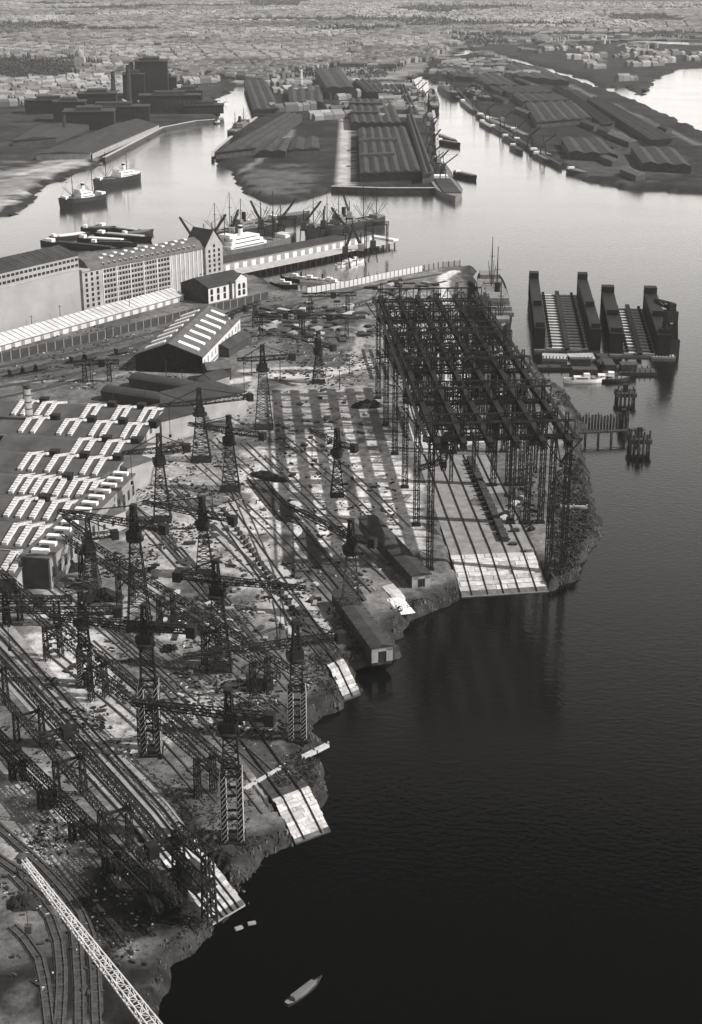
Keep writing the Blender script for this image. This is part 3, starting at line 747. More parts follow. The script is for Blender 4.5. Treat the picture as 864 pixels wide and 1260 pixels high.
box_house('yard_office', 'small yard building with a dark door beside the annex', tuple(P(113, 668)), .95, 18, 10, 7, WALL, ROOF2, windows=(4,(3,),1.2,2.0))

# chimney
def chimney(px, py, ty, label, r0=1.5, r1=1.0, bands=9, m1=WALLG, m2=WALLD, bz=0):
    H = ztop(px, py, ty); o = thing('chimney', label, 'chimney', tuple(P(px, py)))
    s1 = MB(); s1.lathe(0, 0, [(r0*1.3,0),(r0*1.3,2.5),(r0,2.6),(r1,H)], 12); s1.build('shaft', m1, o, True)
    s2 = MB()
    for k in range(bands):
        z = H*(k+.5)/bands; r = r0+(r1-r0)*z/H; s2.lathe(0, 0, [(r+.02,z),(r+.09,z+.05),(r+.09,z+.45),(r+.02,z+.5)], 12)
    s2.lathe(0, 0, [(r1,H-1.2),(r1+.3,H-.9),(r1+.3,H+.1),(r1*.6,H+.15)], 12)
    s2.build('brick_band', m2, o)
chimney(39, 548, 474, 'banded brick chimney standing among the workshop roofs at the left', 1.9, 1.4)

# ---------------------------------------------------------------- big assembly hall
def assembly_hall():
    a, b = P(250, 460), P(296, 410); loc, rz, L = frame(a, b); W = 35; eave, ridge = 8.5, 15
    o, ro = gable_house('assembly_hall', 'large hall with rows of white skylights, bright right wall and gable coloured black as in shade', loc, rz, L, W, eave, ridge, WALLW, ROOF2, 'hall', gable_m=COAL_SHADE)  # gable blackened in colour for the side turned from the sun
    sl = (ridge-eave)/(W/2)
    for s in (-1, 1):
        m = MB(); y0, y1 = W/2+s*W*.10, W/2+s*W*.40
        z0, z1 = ridge-abs(y0-W/2)*sl+.42, ridge-abs(y1-W/2)*sl+.42
        q = [(-1.8,min(y0,y1),z0 if y0<y1 else z1), (1.8,min(y0,y1),z0 if y0<y1 else z1), (1.8,max(y0,y1),z1 if y0<y1 else z0), (-1.8,max(y0,y1),z1 if y0<y1 else z0)]
        m.quadbox([Vector(v) for v in q] + [Vector(v)+Vector((0,0,.7)) for v in q]); me = m.mesh('skylight'); me.materials.append(WHITE)
        for k in range(7): link('skylight', me, ro, (L*(k+.6)/7.4, 0, 0))
    MB().box(-.25, .05, 3, W-3, .1, eave+1).build('gable_shade_panel', COAL_SHADE, o)  # dark sheet painting deeper shade onto the gable
    w1 = MB(); w1.box(-1.4, 1.4, -.05, .05, 0, 3); we = w1.mesh('window'); we.materials.append(WALLG)
    for k in range(11): link('window', we, o, (L*(k+.5)/11, -.02, 3.4))
    MB().box(2, L-1, -.35, -.02, 1.0, 2.2).build('plinth', WALLG, o)
assembly_hall()
def barrel_shed(a, b, W, H, label, m=ROOF3):
    p, q = P(*a), P(*b); loc, rz, L = frame(p, q)
    o = thing('round_topped_shed', label, 'shed', loc, rz, 'round-topped sheds')
    MB().box(0, L, -W/2, W/2, 0, H*.55).build('wall', WALLD, o)
    r = MB(); n = 8
    prof = [(math.cos(math.pi*k/n)*(W/2+.3), H*.55+.003+math.sin(math.pi*k/n)*H*.45) for k in range(n+1)]
    for (y0,z0),(y1,z1) in zip(prof[:-1], prof[1:]): r.poly([(-.3,y0,z0),(-.3,y1,z1),(L+.3,y1,z1),(L+.3,y0,z0)])
    r.poly([(-.3,y,z) for y,z in prof]); r.poly([(L+.3,y,z) for y,z in prof[::-1]])
    r.build('roof', m, o)
barrel_shed((132,490),(226,504),9,6.5,'long round-topped shed right behind the workshop roofs')
barrel_shed((166,474),(242,486),9,6.5,'round-topped shed in front of the shade-black gable of the large hall')
gable_house('small_shed', 'small dark shed at the front right corner of the large hall', tuple(P(256,470)), .35, 12, 10, 6, 8.5, WALLD, ROOF2)
gable_house('small_shed', 'small shed with a pale side wall beside the white post', tuple(P(262,486)), .9, 12, 10, 7, 9.5, WALLG, ROOF)
gable_house('small_shed', 'low dark sheds behind the right wall of the large hall', tuple(P(282,440)), 1.25, 32, 9, 4.5, 6.5, WALLD, ROOF)
box_house('end_block', 'flat block with a pale sunlit end wall behind the tapering crane', tuple(P(240,524)), .75, 30, 26, 10, WALL, ROOF)
box_house('end_block', 'second flat block with a pale end wall at the workshop corner', tuple(P(200,546)), .75, 22, 22, 10, WALL, ROOF)

# ---------------------------------------------------------------- grain warehouse
def warehouse():
    a, b = P(104, 383), P(252, 351); loc, rz, L = frame(a, b); W = 17; eave, ridge = 23.5, 31
    o = thing('warehouse', 'tall pale warehouse with six rows of windows and a dormered mansard roof', 'warehouse', loc, rz)
    MB().box(0, L, 0, W, 0, eave).build('wall', WALL, o)
    r = MB(); z2 = eave+4.5; i1, i2 = 3.2, W/2
    pr = [(-.6,eave), (i1,z2), (i2,ridge-1), (W-i1,z2), (W+.6,eave)]
    for (y0,z0),(y1,z1) in zip(pr[:-1], pr[1:]): r.poly([(5,y0,z0),(L,y0,z0),(L,y1,z1),(5,y1,z1)])
    r.poly([(5,y,z) for y,z in pr[::-1]]); r.poly([(L,y,z) for y,z in pr])
    ro = r.build('roof', ROOF2, o)
    MB().box(-.5, 5.5, -.5, W+.5, eave+.003, eave+1.2).build('turret_parapet', WALL, o)
    dm = MB(); dm.box(-.9,.9,-.2,3.2,0,2.0); de = dm.mesh('dormer'); de.materials.append(WALL)
    dr = MB(); dr.box(-.7,.7,-.26,-.15,.3,1.6); dre = dr.mesh('dormer_window'); dre.materials.append(PANE)
    for k in range(18):
        x = 17 + k*(L-20)/18; d = link('dormer', de, ro, (x, .9, eave+1.0)); link('dormer_window', dre, o, (x, .9, eave+1.0))
    sk = MB(); sk.box(-1.1,1.1,-1.0,1.0,-.2,.55); se = sk.mesh('roof_light'); se.materials.append(WHITE)
    for row, y in ((0, 4.4), (1, 7.0)):
        for k in range(9):
            z = z2 + (ridge-1-z2)*(y-i1)/(i2-i1); link('roof_light', se, ro, (18+row*5+k*(L-24)/9, y, z+.1))
    wb = MB(); wb.box(-.85,.85,-.08,.05,0,1.9); we = wb.mesh('window'); we.materials.append(PANE)
    sb = MB(); sb.box(-1.1,1.1,-.18,.03,-.3,-.05); sbe = sb.mesh('window_sill'); sbe.materials.append(WALLW)
    for row in range(7):
        z = 1.8 + row*3.1
        for k in range(22):
            x = 17 + k*(L*.70-18)/21
            wo = link('window', we, o, (x, -.02, z)); link('window_sill', sbe, wo)
        for k in range(3): link('window', we, o, (3+k*4.2, -.02, z))
        for k in range(3): link('window', we, o, (-.03, 4+k*4.8, z), math.pi/2)
    pb = MB(); pb.box(-.35,.35,-.28,.02,0,eave-.3); pe = pb.mesh('pilaster'); pe.materials.append(WALLW)
    for k in range(8): link('pilaster', pe, o, (L*.72 + k*(L*.26)/7, -.01, 0))
    for k in range(6): link('pilaster', pe, o, (15.6 + k*(L*.70-15)/5, -.01, 0))
    bal = MB(); bal.box(-1.4,0,-1.2,1.2,0,1.1); be = bal.mesh('balcony'); be.materials.append(WALLG)
    for row in range(7): link('balcony', be, o, (-.01, W-1.4, 1.4+row*3.1))
    # stair gable at the far end, with a steep roof of its own
    g = thing('gable_house', 'steep gabled house front closing the right end of the tall warehouse', 'building', tuple(Vector(loc)+Vector((math.cos(rz),math.sin(rz),0))*(L+.3)), rz)
    w2 = 15.0
    m = MB(); m.poly([(0,-1.5,0),(w2,-1.5,0),(w2,-1.5,24),(w2/2,-1.5,34),(0,-1.5,24)]); m.poly([(0,W,0),(0,-1.5,0),(0,-1.5,24),(0,W,24)]); m.poly([(w2,-1.5,0),(w2,W,0),(w2,W,24),(w2,-1.5,24)])
    m.poly([(w2,W,0),(0,W,0),(0,W,24),(w2/2,W,34),(w2,W,24)]); m.build('wall', WALL, g)
    r = MB(); r.quadbox([(-.4,-1.2,23.5),(w2/2,-1.2,34),(w2/2,W+.4,34),(-.4,W+.4,23.5),(-.4,-1.2,24),(w2/2,-1.2,34.5),(w2/2,W+.4,34.5),(-.4,W+.4,24)])
    r.quadbox([(w2/2,-1.2,34.003),(w2+.4,-1.2,23.5),(w2+.4,W+.4,23.5),(w2/2,W+.4,34.003),(w2/2,-1.2,34.5),(w2+.4,-1.2,24),(w2+.4,W+.4,24),(w2/2,W+.4,34.5)]); r.build('roof', ROOF, g)
    for row in range(8):
        for k in range(3 if row < 7 else 1): link('window', we, g, (w2/2+(k-1)*4.2 if row < 7 else w2/2, -1.53, 1.8+row*3.1))
warehouse()
def long_warehouse():
    a, b = P(-60, 434), P(101, 389); loc, rz, L = frame(a, b); W = 30; H = ztop(101, 389, 314)
    o, ro = gable_house('grain_silo', 'tall blank-walled silo with two window rows under its roof at the left edge', loc, rz, L, W, H, H+4, WALLP, ROOF3, 'silo')
    wb = MB(); wb.box(-1.2,1.2,-.07,.05,0,1.5); we = wb.mesh('window'); we.materials.append(PANE)
    for z in (H-3.0, H-6.4):
        for k in range(30): link('window', we, o, (L*(k+.5)/30, -.02, z))
    for k in range(14):
        m = MB(); x = L*(k+.5)/14
        m.quadbox([(x-.2,0,H+.36),(x+.2,0,H+.36),(x+.2,W/2,H+4.36),(x-.2,W/2,H+4.36),(x-.2,0,H+.7),(x+.2,0,H+.7),(x+.2,W/2,H+4.7),(x-.2,W/2,H+4.7)]); m.build('roof_rib', ROOF2, ro)
    MB().box(.2, L-.2, -.25, -.02, H-8.2, H-7.7).build('string_course', WALL, o)
WALLP = mat('blank_silo_wall', .27, .36, .05, .9)
long_warehouse()
def platform_shed():
    a, b = P(-40, 444), P(226, 370); loc, rz, L = frame(a, b); W = 10
    o = thing('loading_shed', 'long low loading shed with a bright white roof below the tall warehouse', 'shed', loc, rz)
    MB().box(0, L, 0, W, 0, 3.6).build('wall', WALLW, o)
    r = MB(); r.quadbox([(-.3,-.8,3.4),(L+.3,-.8,3.4),(L+.3,W+.5,6.4),(-.3,W+.5,6.4),(-.3,-.8,3.8),(L+.3,-.8,3.8),(L+.3,W+.5,6.8),(-.3,W+.5,6.8)]); ro = r.build('roof', mat('limewashed_roof',.38,.68,.06), o)
    for k in range(40):
        m = MB(); x = L*(k+.5)/40; m.quadbox([(x-.12,-.6,3.86),(x+.12,-.6,3.86),(x+.12,W+.3,6.8),(x-.12,W+.3,6.8),(x-.12,-.6,4.05),(x+.12,-.6,4.05),(x+.12,W+.3,7.0),(x-.12,W+.3,7.0)]); m.build('roof_batten', WALLG, ro)
    db = MB(); db.box(-1.3,1.3,-.05,.05,0,2.6); de = db.mesh('door'); de.materials.append(WALLG)
    for k in range(24): link('door', de, o, (L*(k+.5)/24, -.03, .1))
platform_shed()
def post_fence(label, pts, H, sp, pm, bm, name='fence', board=.12, cap=True, boards=True, group=None):
    L = [P(*p) for p in pts]; o = thing(name, label, name.split('_')[-1], tuple(L[0]), 0, group); O = L[0]
    pb = MB(); pb.box(-.25,.25,-.25,.25,0,H+.5); pe = pb.mesh('post'); pe.materials.append(pm); left = 300
    for a, b in zip(L[:-1], L[1:]):
        d = (b-a).length; n = max(1, int(d/sp)); rz = ang(a, b)
        bb = MB(); bb.box(.3, d/n-.3, -board/2, board/2, .05, H); be = bb.mesh('panel'); be.materials.append(bm)
        for k in range(n):
            q = a.lerp(b, k/n)-O; link('post', pe, o, q, rz)
            if boards: link('panel', be, o, q, rz)
    link('post', pe, o, L[-1]-O)
    return o
post_fence('long dark retaining wall with regular piers along the rail yard', [(-20,450),(120,419),(230,391),(292,377),(330,368)], 4.5, 5.5, WALLG, WALLD, 'pier_wall', board=.5)
post_fence('white board fence along the basin beside the pier', [(378,362),(430,353),(470,344),(520,334)], 4.0, 3.6, WALLG, WALLW, 'board_fence')
post_fence('dark fence continuing along the yard shore to the corner', [(522,333),(545,329),(566,327)], 3.5, 4, WALLD, WALLG, 'board_fence')
# pump house with big windows, its annex and the gabled quay house
def arched_house():
    a, b = P(257, 374), P(304, 363); loc, rz, L = frame(a, b)
    o, ro = gable_house('engine_house', 'grey-roofed engine house with tall windows in a white front', loc, rz, L, 24, 9.5, 14, WALLW, ROOF3, gable_m=WALLD)
    wb = MB(); wb.box(-1.1,1.1,-.09,.05,0,2.6); wb.poly([(-1.1,-.09,2.6),(1.1,-.09,2.6),(.7,-.09,3.4),(-.7,-.09,3.4)]); we = wb.mesh('window'); we.materials.append(PANE)
    for z in (1.2, 5.2):
        for k in range(6):
            if k != 3: link('window', we, o, (L*(k+.5)/6, -.02, z))
    MB().box(L*.54, L*.6, -.6, -.05, 0, 11).build('chimney_stack', WALLD, o)
    g = MB(); x0, x1 = L*.68, L*.98; g.poly([(x0,-1.0,0),(x1,-1.0,0),(x1,-1.0,11),((x0+x1)/2,-1.0,14),(x0,-1.0,11)]); g.poly([(x0,.2,0),(x0,-1,0),(x0,-1,11),(x0,.2,11)]); g.poly([(x1,-1,0),(x1,.2,0),(x1,.2,11),(x1,-1,11)]); go = g.build('front_gable', WALLW, o)
    for k in (0,1): link('window', we, go, (x0+(x1-x0)*(.3+.4*k), -1.02, 1.2)); link('window', we, go, (x0+(x1-x0)*(.3+.4*k), -1.02, 5.2))
    loc2 = P(247, 352); 
    o2, r2 = gable_house('quay_house', 'dark-roofed quay house with a white gable at the root of the pier', tuple(loc2), rz+.05, 20, 16, 7.5, 11, WALLD, ROOF, gable_m=WALLW)
arched_house()
MB_ = MB()
def hut():
    a = P(305, 852); o, ro = gable_house('wooden_hut', 'small dark gabled wooden hut alone on the sand between the cranes', tuple(a), .15, 7.5, 6.5, 4.6, 7.2, WOOD, ROOF2, gable_m=WOOD)
    MB().box(2, 3.4, -.1, -.02, .1, 2.4).build('door', WALLD, o); MB().box(4.6, 6, -.1, -.02, 1.4, 2.6).build('window', PANE, o)
hut()
def tar_shed(a, b, W, H, label, front=WALLG, piles=True):
    p, q = P(*a), P(*b); loc, rz, L = frame(p, q)
    o = thing('tarred_shed', label, 'shed', loc, rz, 'long tarred slip sheds')
    MB().box(0, L, -W/2, W/2, -1.5, H).build('wall', WOOD, o)
    r = MB(); r.quadbox([(-.4,-W/2-.5,H+.003),(L+.5,-W/2-.5,H+.003),(L+.5,W/2+.5,H+.003),(-.4,W/2+.5,H+.003),(-.4,-W/2-.5,H+.35),(L+.5,-W/2-.5,H+.35),(L+.5,0,H+1.1),(-.4,0,H+1.1)])
    r.quadbox([(-.4,0,H+.36),(L+.5,0,H+.36),(L+.5,W/2+.5,H+.01),(-.4,W/2+.5,H+.01),(-.4,0,H+1.1),(L+.5,0,H+1.1),(L+.5,W/2+.5,H+.36),(-.4,W/2+.5,H+.36)])
    ro = r.build('roof', ROOF, o)
    for k in range(12):
        m = MB(); x = L*(k+.5)/12; m.beam((x,-W/2-.4,H+.45), (x,W/2+.4,H+.45), .25, .5); m.build('roof_batten', ROOF, ro)
    f = MB()
    for s in (-1, 1): f.box(L+.01, L+.35, s*W*.36-1.0, s*W*.36+1.0, -.5, H*.9)
    f.box(L+.01, L+.35, -W/2, W/2, H*.72, H-.1); f.build('end_frame', front, o)
    MB().box(L+.01, L+.2, -W*.22, W*.22, -.3, H*.7).build('doorway', COAL_SHADE, o)
tar_shed((420,742),(470,812),6.4,4.2,'long tarred shed running down into the water, nearer of two')
tar_shed((452,650),(518,722),6.4,4.2,'long tarred shed with a white-framed end, beside the gantry foot')

# ---------------------------------------------------------------- ships and boats
def hull_mesh(mb, L, B, H, sheer=1.2, deckz=None, n=16, full=.75):
    rows = []
    for i in range(n+1):
        u = i/n*2-1                                     # -1 stern .. 1 bow
        wd = B/2*max(.02, (1-abs(u)**(5 if u < 0 else 3.0)*(.45 if u < 0 else 1)))
        top = H + sheer*abs(u)**2*(1.3 if u > 0 else .7)
        x = u*L/2; rake = (1.2 if u > .9 else 0)
        rows.append([(x, -wd*.88, -.6), (x+rake*.6, -wd, top*.5), (x+rake, -wd, top), (x+rake, wd, top), (x+rake*.6, wd, top*.5), (x, wd*.88, -.6)])
    i0 = len(mb.v)
    for r in rows: mb.v += r
    for i in range(n):
        for k in (0, 1, 3, 4):
            a = i0+i*6+k; mb.f.append((a, a+6, a+7, a+1))
    mb.f.append(tuple(i0+k for k in range(6))); mb.f.append(tuple(i0+n*6+k for k in range(5,-1,-1)))
    return rows
def deck_mesh(mb, rows, drop=.9):
    for r, s in zip(rows[:-1], rows[1:]):
        mb.poly([(r[2][0],r[2][1]*.97,r[2][2]-drop),(s[2][0],s[2][1]*.97,s[2][2]-drop),(s[3][0],s[3][1]*.97,s[3][2]-drop),(r[3][0],r[3][1]*.97,r[3][2]-drop)])
def ship(p, q, B, label, H=6.0, hm=HULL, white=True, masts=((-.55,18),(.45,18)), funnel=True, house=(-.12,.16,2), derricks=True, group=None, poop=True):
    """steamer with stern at p and bow at q (water level)"""
    L = (q-p).length; c = (p+q)/2; rz = ang(p, q)
    o = thing('cargo_ship', label, 'ship', (c.x, c.y, WZ), rz, group)
    m = MB(); rows = hull_mesh(m, L, B, H); m.build('hull', hm, o)
    d = MB(); deck_mesh(d, rows); d.build('deck', DECK, o)
    sm = SHIPW if white else DECK
    x0, x1, lv = house; s = MB()
    for k in range(lv):
        s.box(L*(x0+.025*k), L*(x1-.02*k), -B/2*(.92-.12*k), B/2*(.92-.12*k), H-.5+2.5*k+.01*k, H+2.0+2.5*k)
    s.box(L*x1*.55, L*x1*.9, -B*.3, B*.3, H+2.0+2.5*(lv-1)+.01, H+4.3+2.5*(lv-1)); so = s.build('superstructure', sm, o)
    wm = MB()
    for k in range(lv):
        wm.box(L*(x0+.03+.025*k), L*(x1-.03-.02*k), -B/2*(.92-.12*k)-.05, B/2*(.92-.12*k)+.05, H+.6+2.5*k, H+1.2+2.5*k)
    wm.build('window_band', PANE, so)
    if poop:
        MB().box(-L*.47, -L*.38, -B*.33, B*.33, H-.4, H+2.2).build('deckhouse', sm, o); MB().box(L*.36, L*.42, -B*.25, B*.25, H, H+2.4).build('deckhouse', sm, o)
    hb = MB(); hb.box(-2.6, 2.6, -B*.22, B*.22, 0, 1.0); he = hb.mesh('hatch'); he.materials.append(HULLG)
    for u in (-.30, -.20, .22, .31): link('hatch', he, o, (L*u, 0, H-.8))
    if funnel:
        f = MB(); fz = H+2.5*lv-.5; f.lathe(L*(x0+x1)/2, 0, [(1.7,fz),(1.6,fz+7),(1.65,fz+7.1),(.9,fz+7.2)], 12); f.build('funnel', STEEL if not white else SHIPW, o, False)
        f2 = MB(); f2.lathe(L*(x0+x1)/2, 0, [(1.72,fz+5),(1.68,fz+6.6),(1.0,fz+6.65)], 12); f2.build('funnel_band', STEEL, o)
    for u, h in masts:
        t = MB(); t.lathe(L*u*.5, 0, [(.4,H-1),(.22,H+h)], 6); t.beam((L*u*.5,-2,H+h*.6), (L*u*.5,2,H+h*.6), .25)
        if derricks:
            for a in (-1, 1):
                for b in (-1.2, 1.2): t.beam((L*u*.5,b*.6,H+1), (L*u*.5+a*9,b*1.5,H+h*.45), .28)
                t.beam((L*u*.5,0,H+h), (L*u*.5+a*14,0,H), .1)
        t.build('mast', STEEL, o)
    return o
def W_(px, py): return P(px, py, WZ)
def lighter(p, q, B, label, group=None, hm=HULL, cargo=None, H=2.2, cabin=True):
    L = (q-p).length; c = (p+q)/2
    o = thing('barge', label, 'barge', (c.x, c.y, WZ), ang(p, q), group)
    m = MB(); rows = hull_mesh(m, L, B, H, .5, n=10); m.build('hull', hm, o)
    d = MB(); deck_mesh(d, rows, .4); d.build('deck', DECK, o)
    h = MB(); h.box(-L*.3, L*.36, -B*.32, B*.32, H-.3, H+.7); h.build('hatch_cover', cargo or HULLG, o)
    if cabin: MB().box(-L*.44, -L*.35, -B*.28, B*.28, H-.2, H+2.0).build('cabin', SHIPW, o)
    return o
def motor_boat(px, py, L, B, rz, label, white=True, funnel=False, group=None):
    c = W_(px, py); o = thing('motor_boat', label, 'boat', tuple(c), rz, group)
    m = MB(); rows = hull_mesh(m, L, B, 1.6, .7, n=10); m.build('hull', SHIPW if white else HULL, o)
    d = MB(); deck_mesh(d, rows, .25); d.build('deck', DECK, o)
    h = MB(); h.box(-L*.25, L*.15, -B*.28, B*.28, 1.2, 3.0); h.box(0, L*.15, -B*.24, B*.24, 3.003, 4.4); ho = h.build('cabin', SHIPW, o)
    MB().box(-L*.2, L*.1, -B*.29, B*.29, 1.9, 2.5).build('window_band', PANE, ho)
    if funnel: f = MB(); f.lathe(-L*.12, 0, [(.7,3),(.65,6),(.3,6.1)], 8); f.build('funnel', HULL, o)
    t = MB(); t.lathe(L*.2, 0, [(.12,1.2),(.08,8)], 5); t.build('mast', STEEL2, o)
    return o
# anchored at the beach
ship(W_(128,248), W_(74,256), 15, 'white-bowed steamer lying off the sandy beach, nearer of the pair', 7, HULL, True, ((-.5,22),(.4,22)), house=(-.18,.12,2))
ship(W_(170,222), W_(116,232), 14, 'dark steamer with white upperworks behind the white-bowed one off the beach', 7, HULL, True, ((-.5,20),(.45,24)), house=(-.35,.0,2))
# big steamer at the pier
ship(W_(358,304), W_(236,330), 18, 'long dark cargo steamer with white superstructure and funnel along the pier', 9, HULLG, True, ((-.62,20),(.35,24),(.75,20)), house=(-.16,.2,3))
# vessel bow-on next to the gantry
ship(W_(600,352), W_(618,424), 18, 'steamer with tall masts moored end-on between the gantry and the floating dock', 9, HULL, False, ((-.5,30),(.2,34),(.7,22)), house=(-.02,.3,3))
for (a, b, lab) in [((284,172),(306,156),'steamer berthed in the narrow side basin at the long sloping shed'),
                    ((520,152),(520,118),'dark steamer at the quay of the middle peninsula, nearest of the row'), ((536,140),(530,116),'steamer moored outside the row on the middle peninsula'),
                    ((512,120),(500,106),'far steamer at the end of the dock basin, left side'),
                    ((560,122),(540,108),'pale steamer at the right bank of the far dock basin'), ((600,128),(572,116),'small steamer below the far end of the right quay')]:
    ship(W_(*a), W_(*b), 14, lab, 8, HULL, False, ((-.5,20),(.45,20)), house=(-.14,.14,2))
for (a, b, lab) in [((588,144),(616,152),'dark barges lying abreast at the tip of the right quay'), ((596,148),(634,164),'long barge along the right quay below the big sheds'),
                    ((630,162),(650,172),'short barge against the right quay near the coaster'), ((654,188),(678,196),'coaster lying off the point of the right peninsula'),
                    ((700,212),(722,218),'lighter near the muddy point of the right peninsula')]:
    lighter(W_(*a), W_(*b), 12, lab, None, HULL, H=4)
# lighters at the tip of the middle peninsula
for (a, b, lab) in [((534,168),(562,178),'upper lighter of the cluster off the middle peninsula'), ((538,176),(566,181),'lower lighter of the cluster off the middle peninsula'),
                    ((560,216),(586,222),'two-decked lighter off the pier end of the middle peninsula'), ((540,202),(556,226),'dark lighter pressed against the pier end of the middle peninsula')]:
    lighter(W_(*a), W_(*b), 9, lab, None, HULL, H=4)
lighter(W_(540,222), W_(560,249), 24, 'broad flat pontoon barge with a white stern at the pier end', None, HULLG, cargo=ROOF3, H=5)
# barges behind the long warehouse
BG = [((52,300),(150,310),'long dark barge right behind the long warehouse',HULL,HULL),((62,296),(110,290),'barge with a pale hatch near the black tug',HULL,SHIPW),((96,296),(160,300),'barge with white deck cargo in the middle of the raft',HULL,SHIPW),
      ((100,284),(150,284),'rear left barge of the raft with a dark deckhouse',HULL,HULLG),((118,290),(186,296),'long barge with pale covers in the raft behind the warehouse',HULL,WALL),((120,281),(176,288),'rearmost barge of the raft, pale hatches',HULL,WALL),
      ((150,292),(188,287),'barge at the right end of the raft',HULL,HULLG),((110,302),(168,303),'empty black barge at the front of the raft',HULL,HULL)]
for a, b, lab, hm, cg in BG: lighter(W_(*a), W_(*b), 8, lab, None, hm, cg, 2.6)
# boats in the basin and by the docks
for a in [(384,347,24,6,2.75,'white motor yacht tied up in front of the pier shed',True,False),(402,349,26,6,-.5,'white launch with a black funnel beside the yacht',True,True),(414,352,22,5.5,2.6,'white launch nearest the board fence',True,False),
          (366,345,24,6,2.7,'dark tug with a funnel at the left of the basin',False,True),(428,326,16,5,.6,'small white boat by the piles near the pier head',True,False),(436,324,16,5,.6,'second small white boat by the piles near the pier head',True,False),
          (350,352,18,5,2.9,'dark boat in the innermost corner of the basin',False,False),
          (718,470,20,6,.03,'low white passenger launch in front of the left floating dock',True,False),(748,468,20,8,-.1,'dark covered boat between the two dock pontoons',False,False),
          (268,152,18,6,1.2,'small tug off the rounded quay tip across the river',False,True),(278,128,22,6,1.3,'white boat in the narrow side basin',True,False),(424,328,15,5,.7,'small boat by the pier piles next to two white ones',True,False)]:
    motor_boat(*a)

# ---------------------------------------------------------------- floating docks
def floating_dock(fl, fr, rl, rr, hw, wt, label, slats=22, wl=1.0):
    a, b, c, d = W_(*fl), W_(*fr), W_(*rr), W_(*rl)
    f = (a+b)/2; r = (c+d)/2; rz = ang(f, r); L = (r-f).length; Wd = ((b-a).length+(c-d).length)/2
    o = thing('floating_dock', label, 'floating dock', (f.x, f.y, WZ), rz - math.pi/2)
    m = MB(); m.box(-Wd/2-wt, Wd/2+wt, 0, L, -1, 1.2); m.build('pontoon', HULLG, o)
    sb = MB(); sb.box(-Wd/2+1, Wd/2-1, -.9, .9, 0, .7); se = sb.mesh('cross_beam'); se.materials.append(mat('dock_timber', .45, .7, .5))
    fb = MB(); fb.box(-Wd/2+.2, Wd/2-.2, .3, L-.3, 1.205, 1.25); fb.build('dock_floor', STEEL2, o)
    for k in range(slats): link('cross_beam', se, o, (0, L*(k+.5)/slats, 1.25))
    kb = MB(); kb.box(-1.2, 1.2, -2, L+3, 2.0, 3.2); kb.build('keel_block_row', STEEL, o)
    bb = MB(); bb.box(-.8,.8,-.9,.9,0,1.6); be = bb.mesh('bilge_block'); be.materials.append(STEEL)
    for k in range(slats):
        for s in (-1, 1): link('bilge_block', be, o, (s*Wd*.36, L*(k+.5)/slats, 1.96))
    for s in (-1, 1):
        w1 = MB(); x0 = s*(Wd/2+.05); x1 = s*(Wd/2+wt); lo, hi = min(x0,x1), max(x0,x1)
        w1.box(lo, hi, 2, L-1, 1.21, hw); wo = w1.build('side_wall', STEEL, o)
        t = MB(); t.box(lo-.3, hi+.3, 1.5, L-.5, hw+.003, hw+.4)
        for k in range(24):
            y = 2+(L-4)*k/23; t.beam((lo,y,hw+.4), (lo,y,hw+1.6), .1); t.beam((hi,y,hw+.4), (hi,y,hw+1.6), .1)
        t.build('walkway', STEEL, wo)
        bt = MB()
        for k in range(16):
            y = 4+(L-8)*k/15
            for x in (lo-.12, hi+.12): bt.box(x-.14, x+.14, y-.3, y+.3, 1.3, hw-.2)
        bt.build('buttress', STEEL, wo)['kind'] = 'stuff'
        MB().box(lo-.2, hi+.2, L-9, L-2, hw+.41, hw+4.0).build('control_house', STEEL, wo); MB().box(lo+.4, hi-.4, L*.4, L*.4+6, hw+.41, hw+3.4).build('winch_house', STEEL, wo); MB().box(lo+.4, hi-.4, 4, 9, hw+.41, hw+3).build('winch_house', STEEL, wo)
    return o
floating_dock((668,434),(728,434),(664,366),(706,364),12.5,5.5,'left floating dock with a slatted floor and high black side walls', 20)
floating_dock((768,440),(806,440),(755,384),(788,380),12.0,7.0,'right floating dock with a slatted floor, beside the dock crane', 16)
def pontoon(p, q, B, label, H=1.4, m=WALL, house=None, hm=HULLG):
    L = (q-p).length; c = (p+q)/2; o = thing('pontoon', label, 'pontoon', (c.x, c.y, WZ), ang(p, q))
    MB().box(-L/2, L/2, -B/2, B/2, -.8, H).build('float', hm, o)
    MB().box(-L/2+.1, L/2-.1, -B/2+.1, B/2-.1, H+.003, H+.2).build('deck', m, o)
    r = MB()
    for k in range(8):
        x = -L/2+.5+(L-1)*k/7
        for s in (-1, 1): r.lathe(x, s*(B/2-.5), [(.3,H+.2),(.25,H+1.0),(.4,H+1.05),(.4,H+1.3)], 6)
    r.build('bollard', STEEL, o)
    if house: x, w, h = house; hb = MB(); hb.box(x-w, x+w, -B*.3, B*.3, H+.2, H+h); hb.box(x-w-.3, x+w+.3, -B*.34, B*.34, H+h+.003, H+h+.4); hb.build('deckhouse', STEEL2, o)
    return o
pontoon(W_(667,441), W_(698,442), 12, 'white-decked pontoon at the left front corner of the left floating dock')
pontoon(W_(700,442), W_(735,441), 13, 'pontoon with pale timber under the right front corner of the left dock')
pontoon(W_(658,454), W_(770,454), 6, 'long dark landing stage in front of both floating docks', m=WOOD, hm=HULL, house=(0,5,4))
pontoon(W_(758,459), W_(806,459), 10, 'dark work pontoon with a light gunwale before the right dock', m=STEEL2, hm=HULL, house=(-4,4,3.5))
pontoon(W_(800,440), W_(830,440), 6, 'narrow white pontoon beneath the dock crane', H=1.0)
pontoon(W_(702,463), W_(736,463), 9, 'dark pontoon with a flat shed beside the white launch', m=STEEL2, hm=HULL, house=(0,6,2.6))
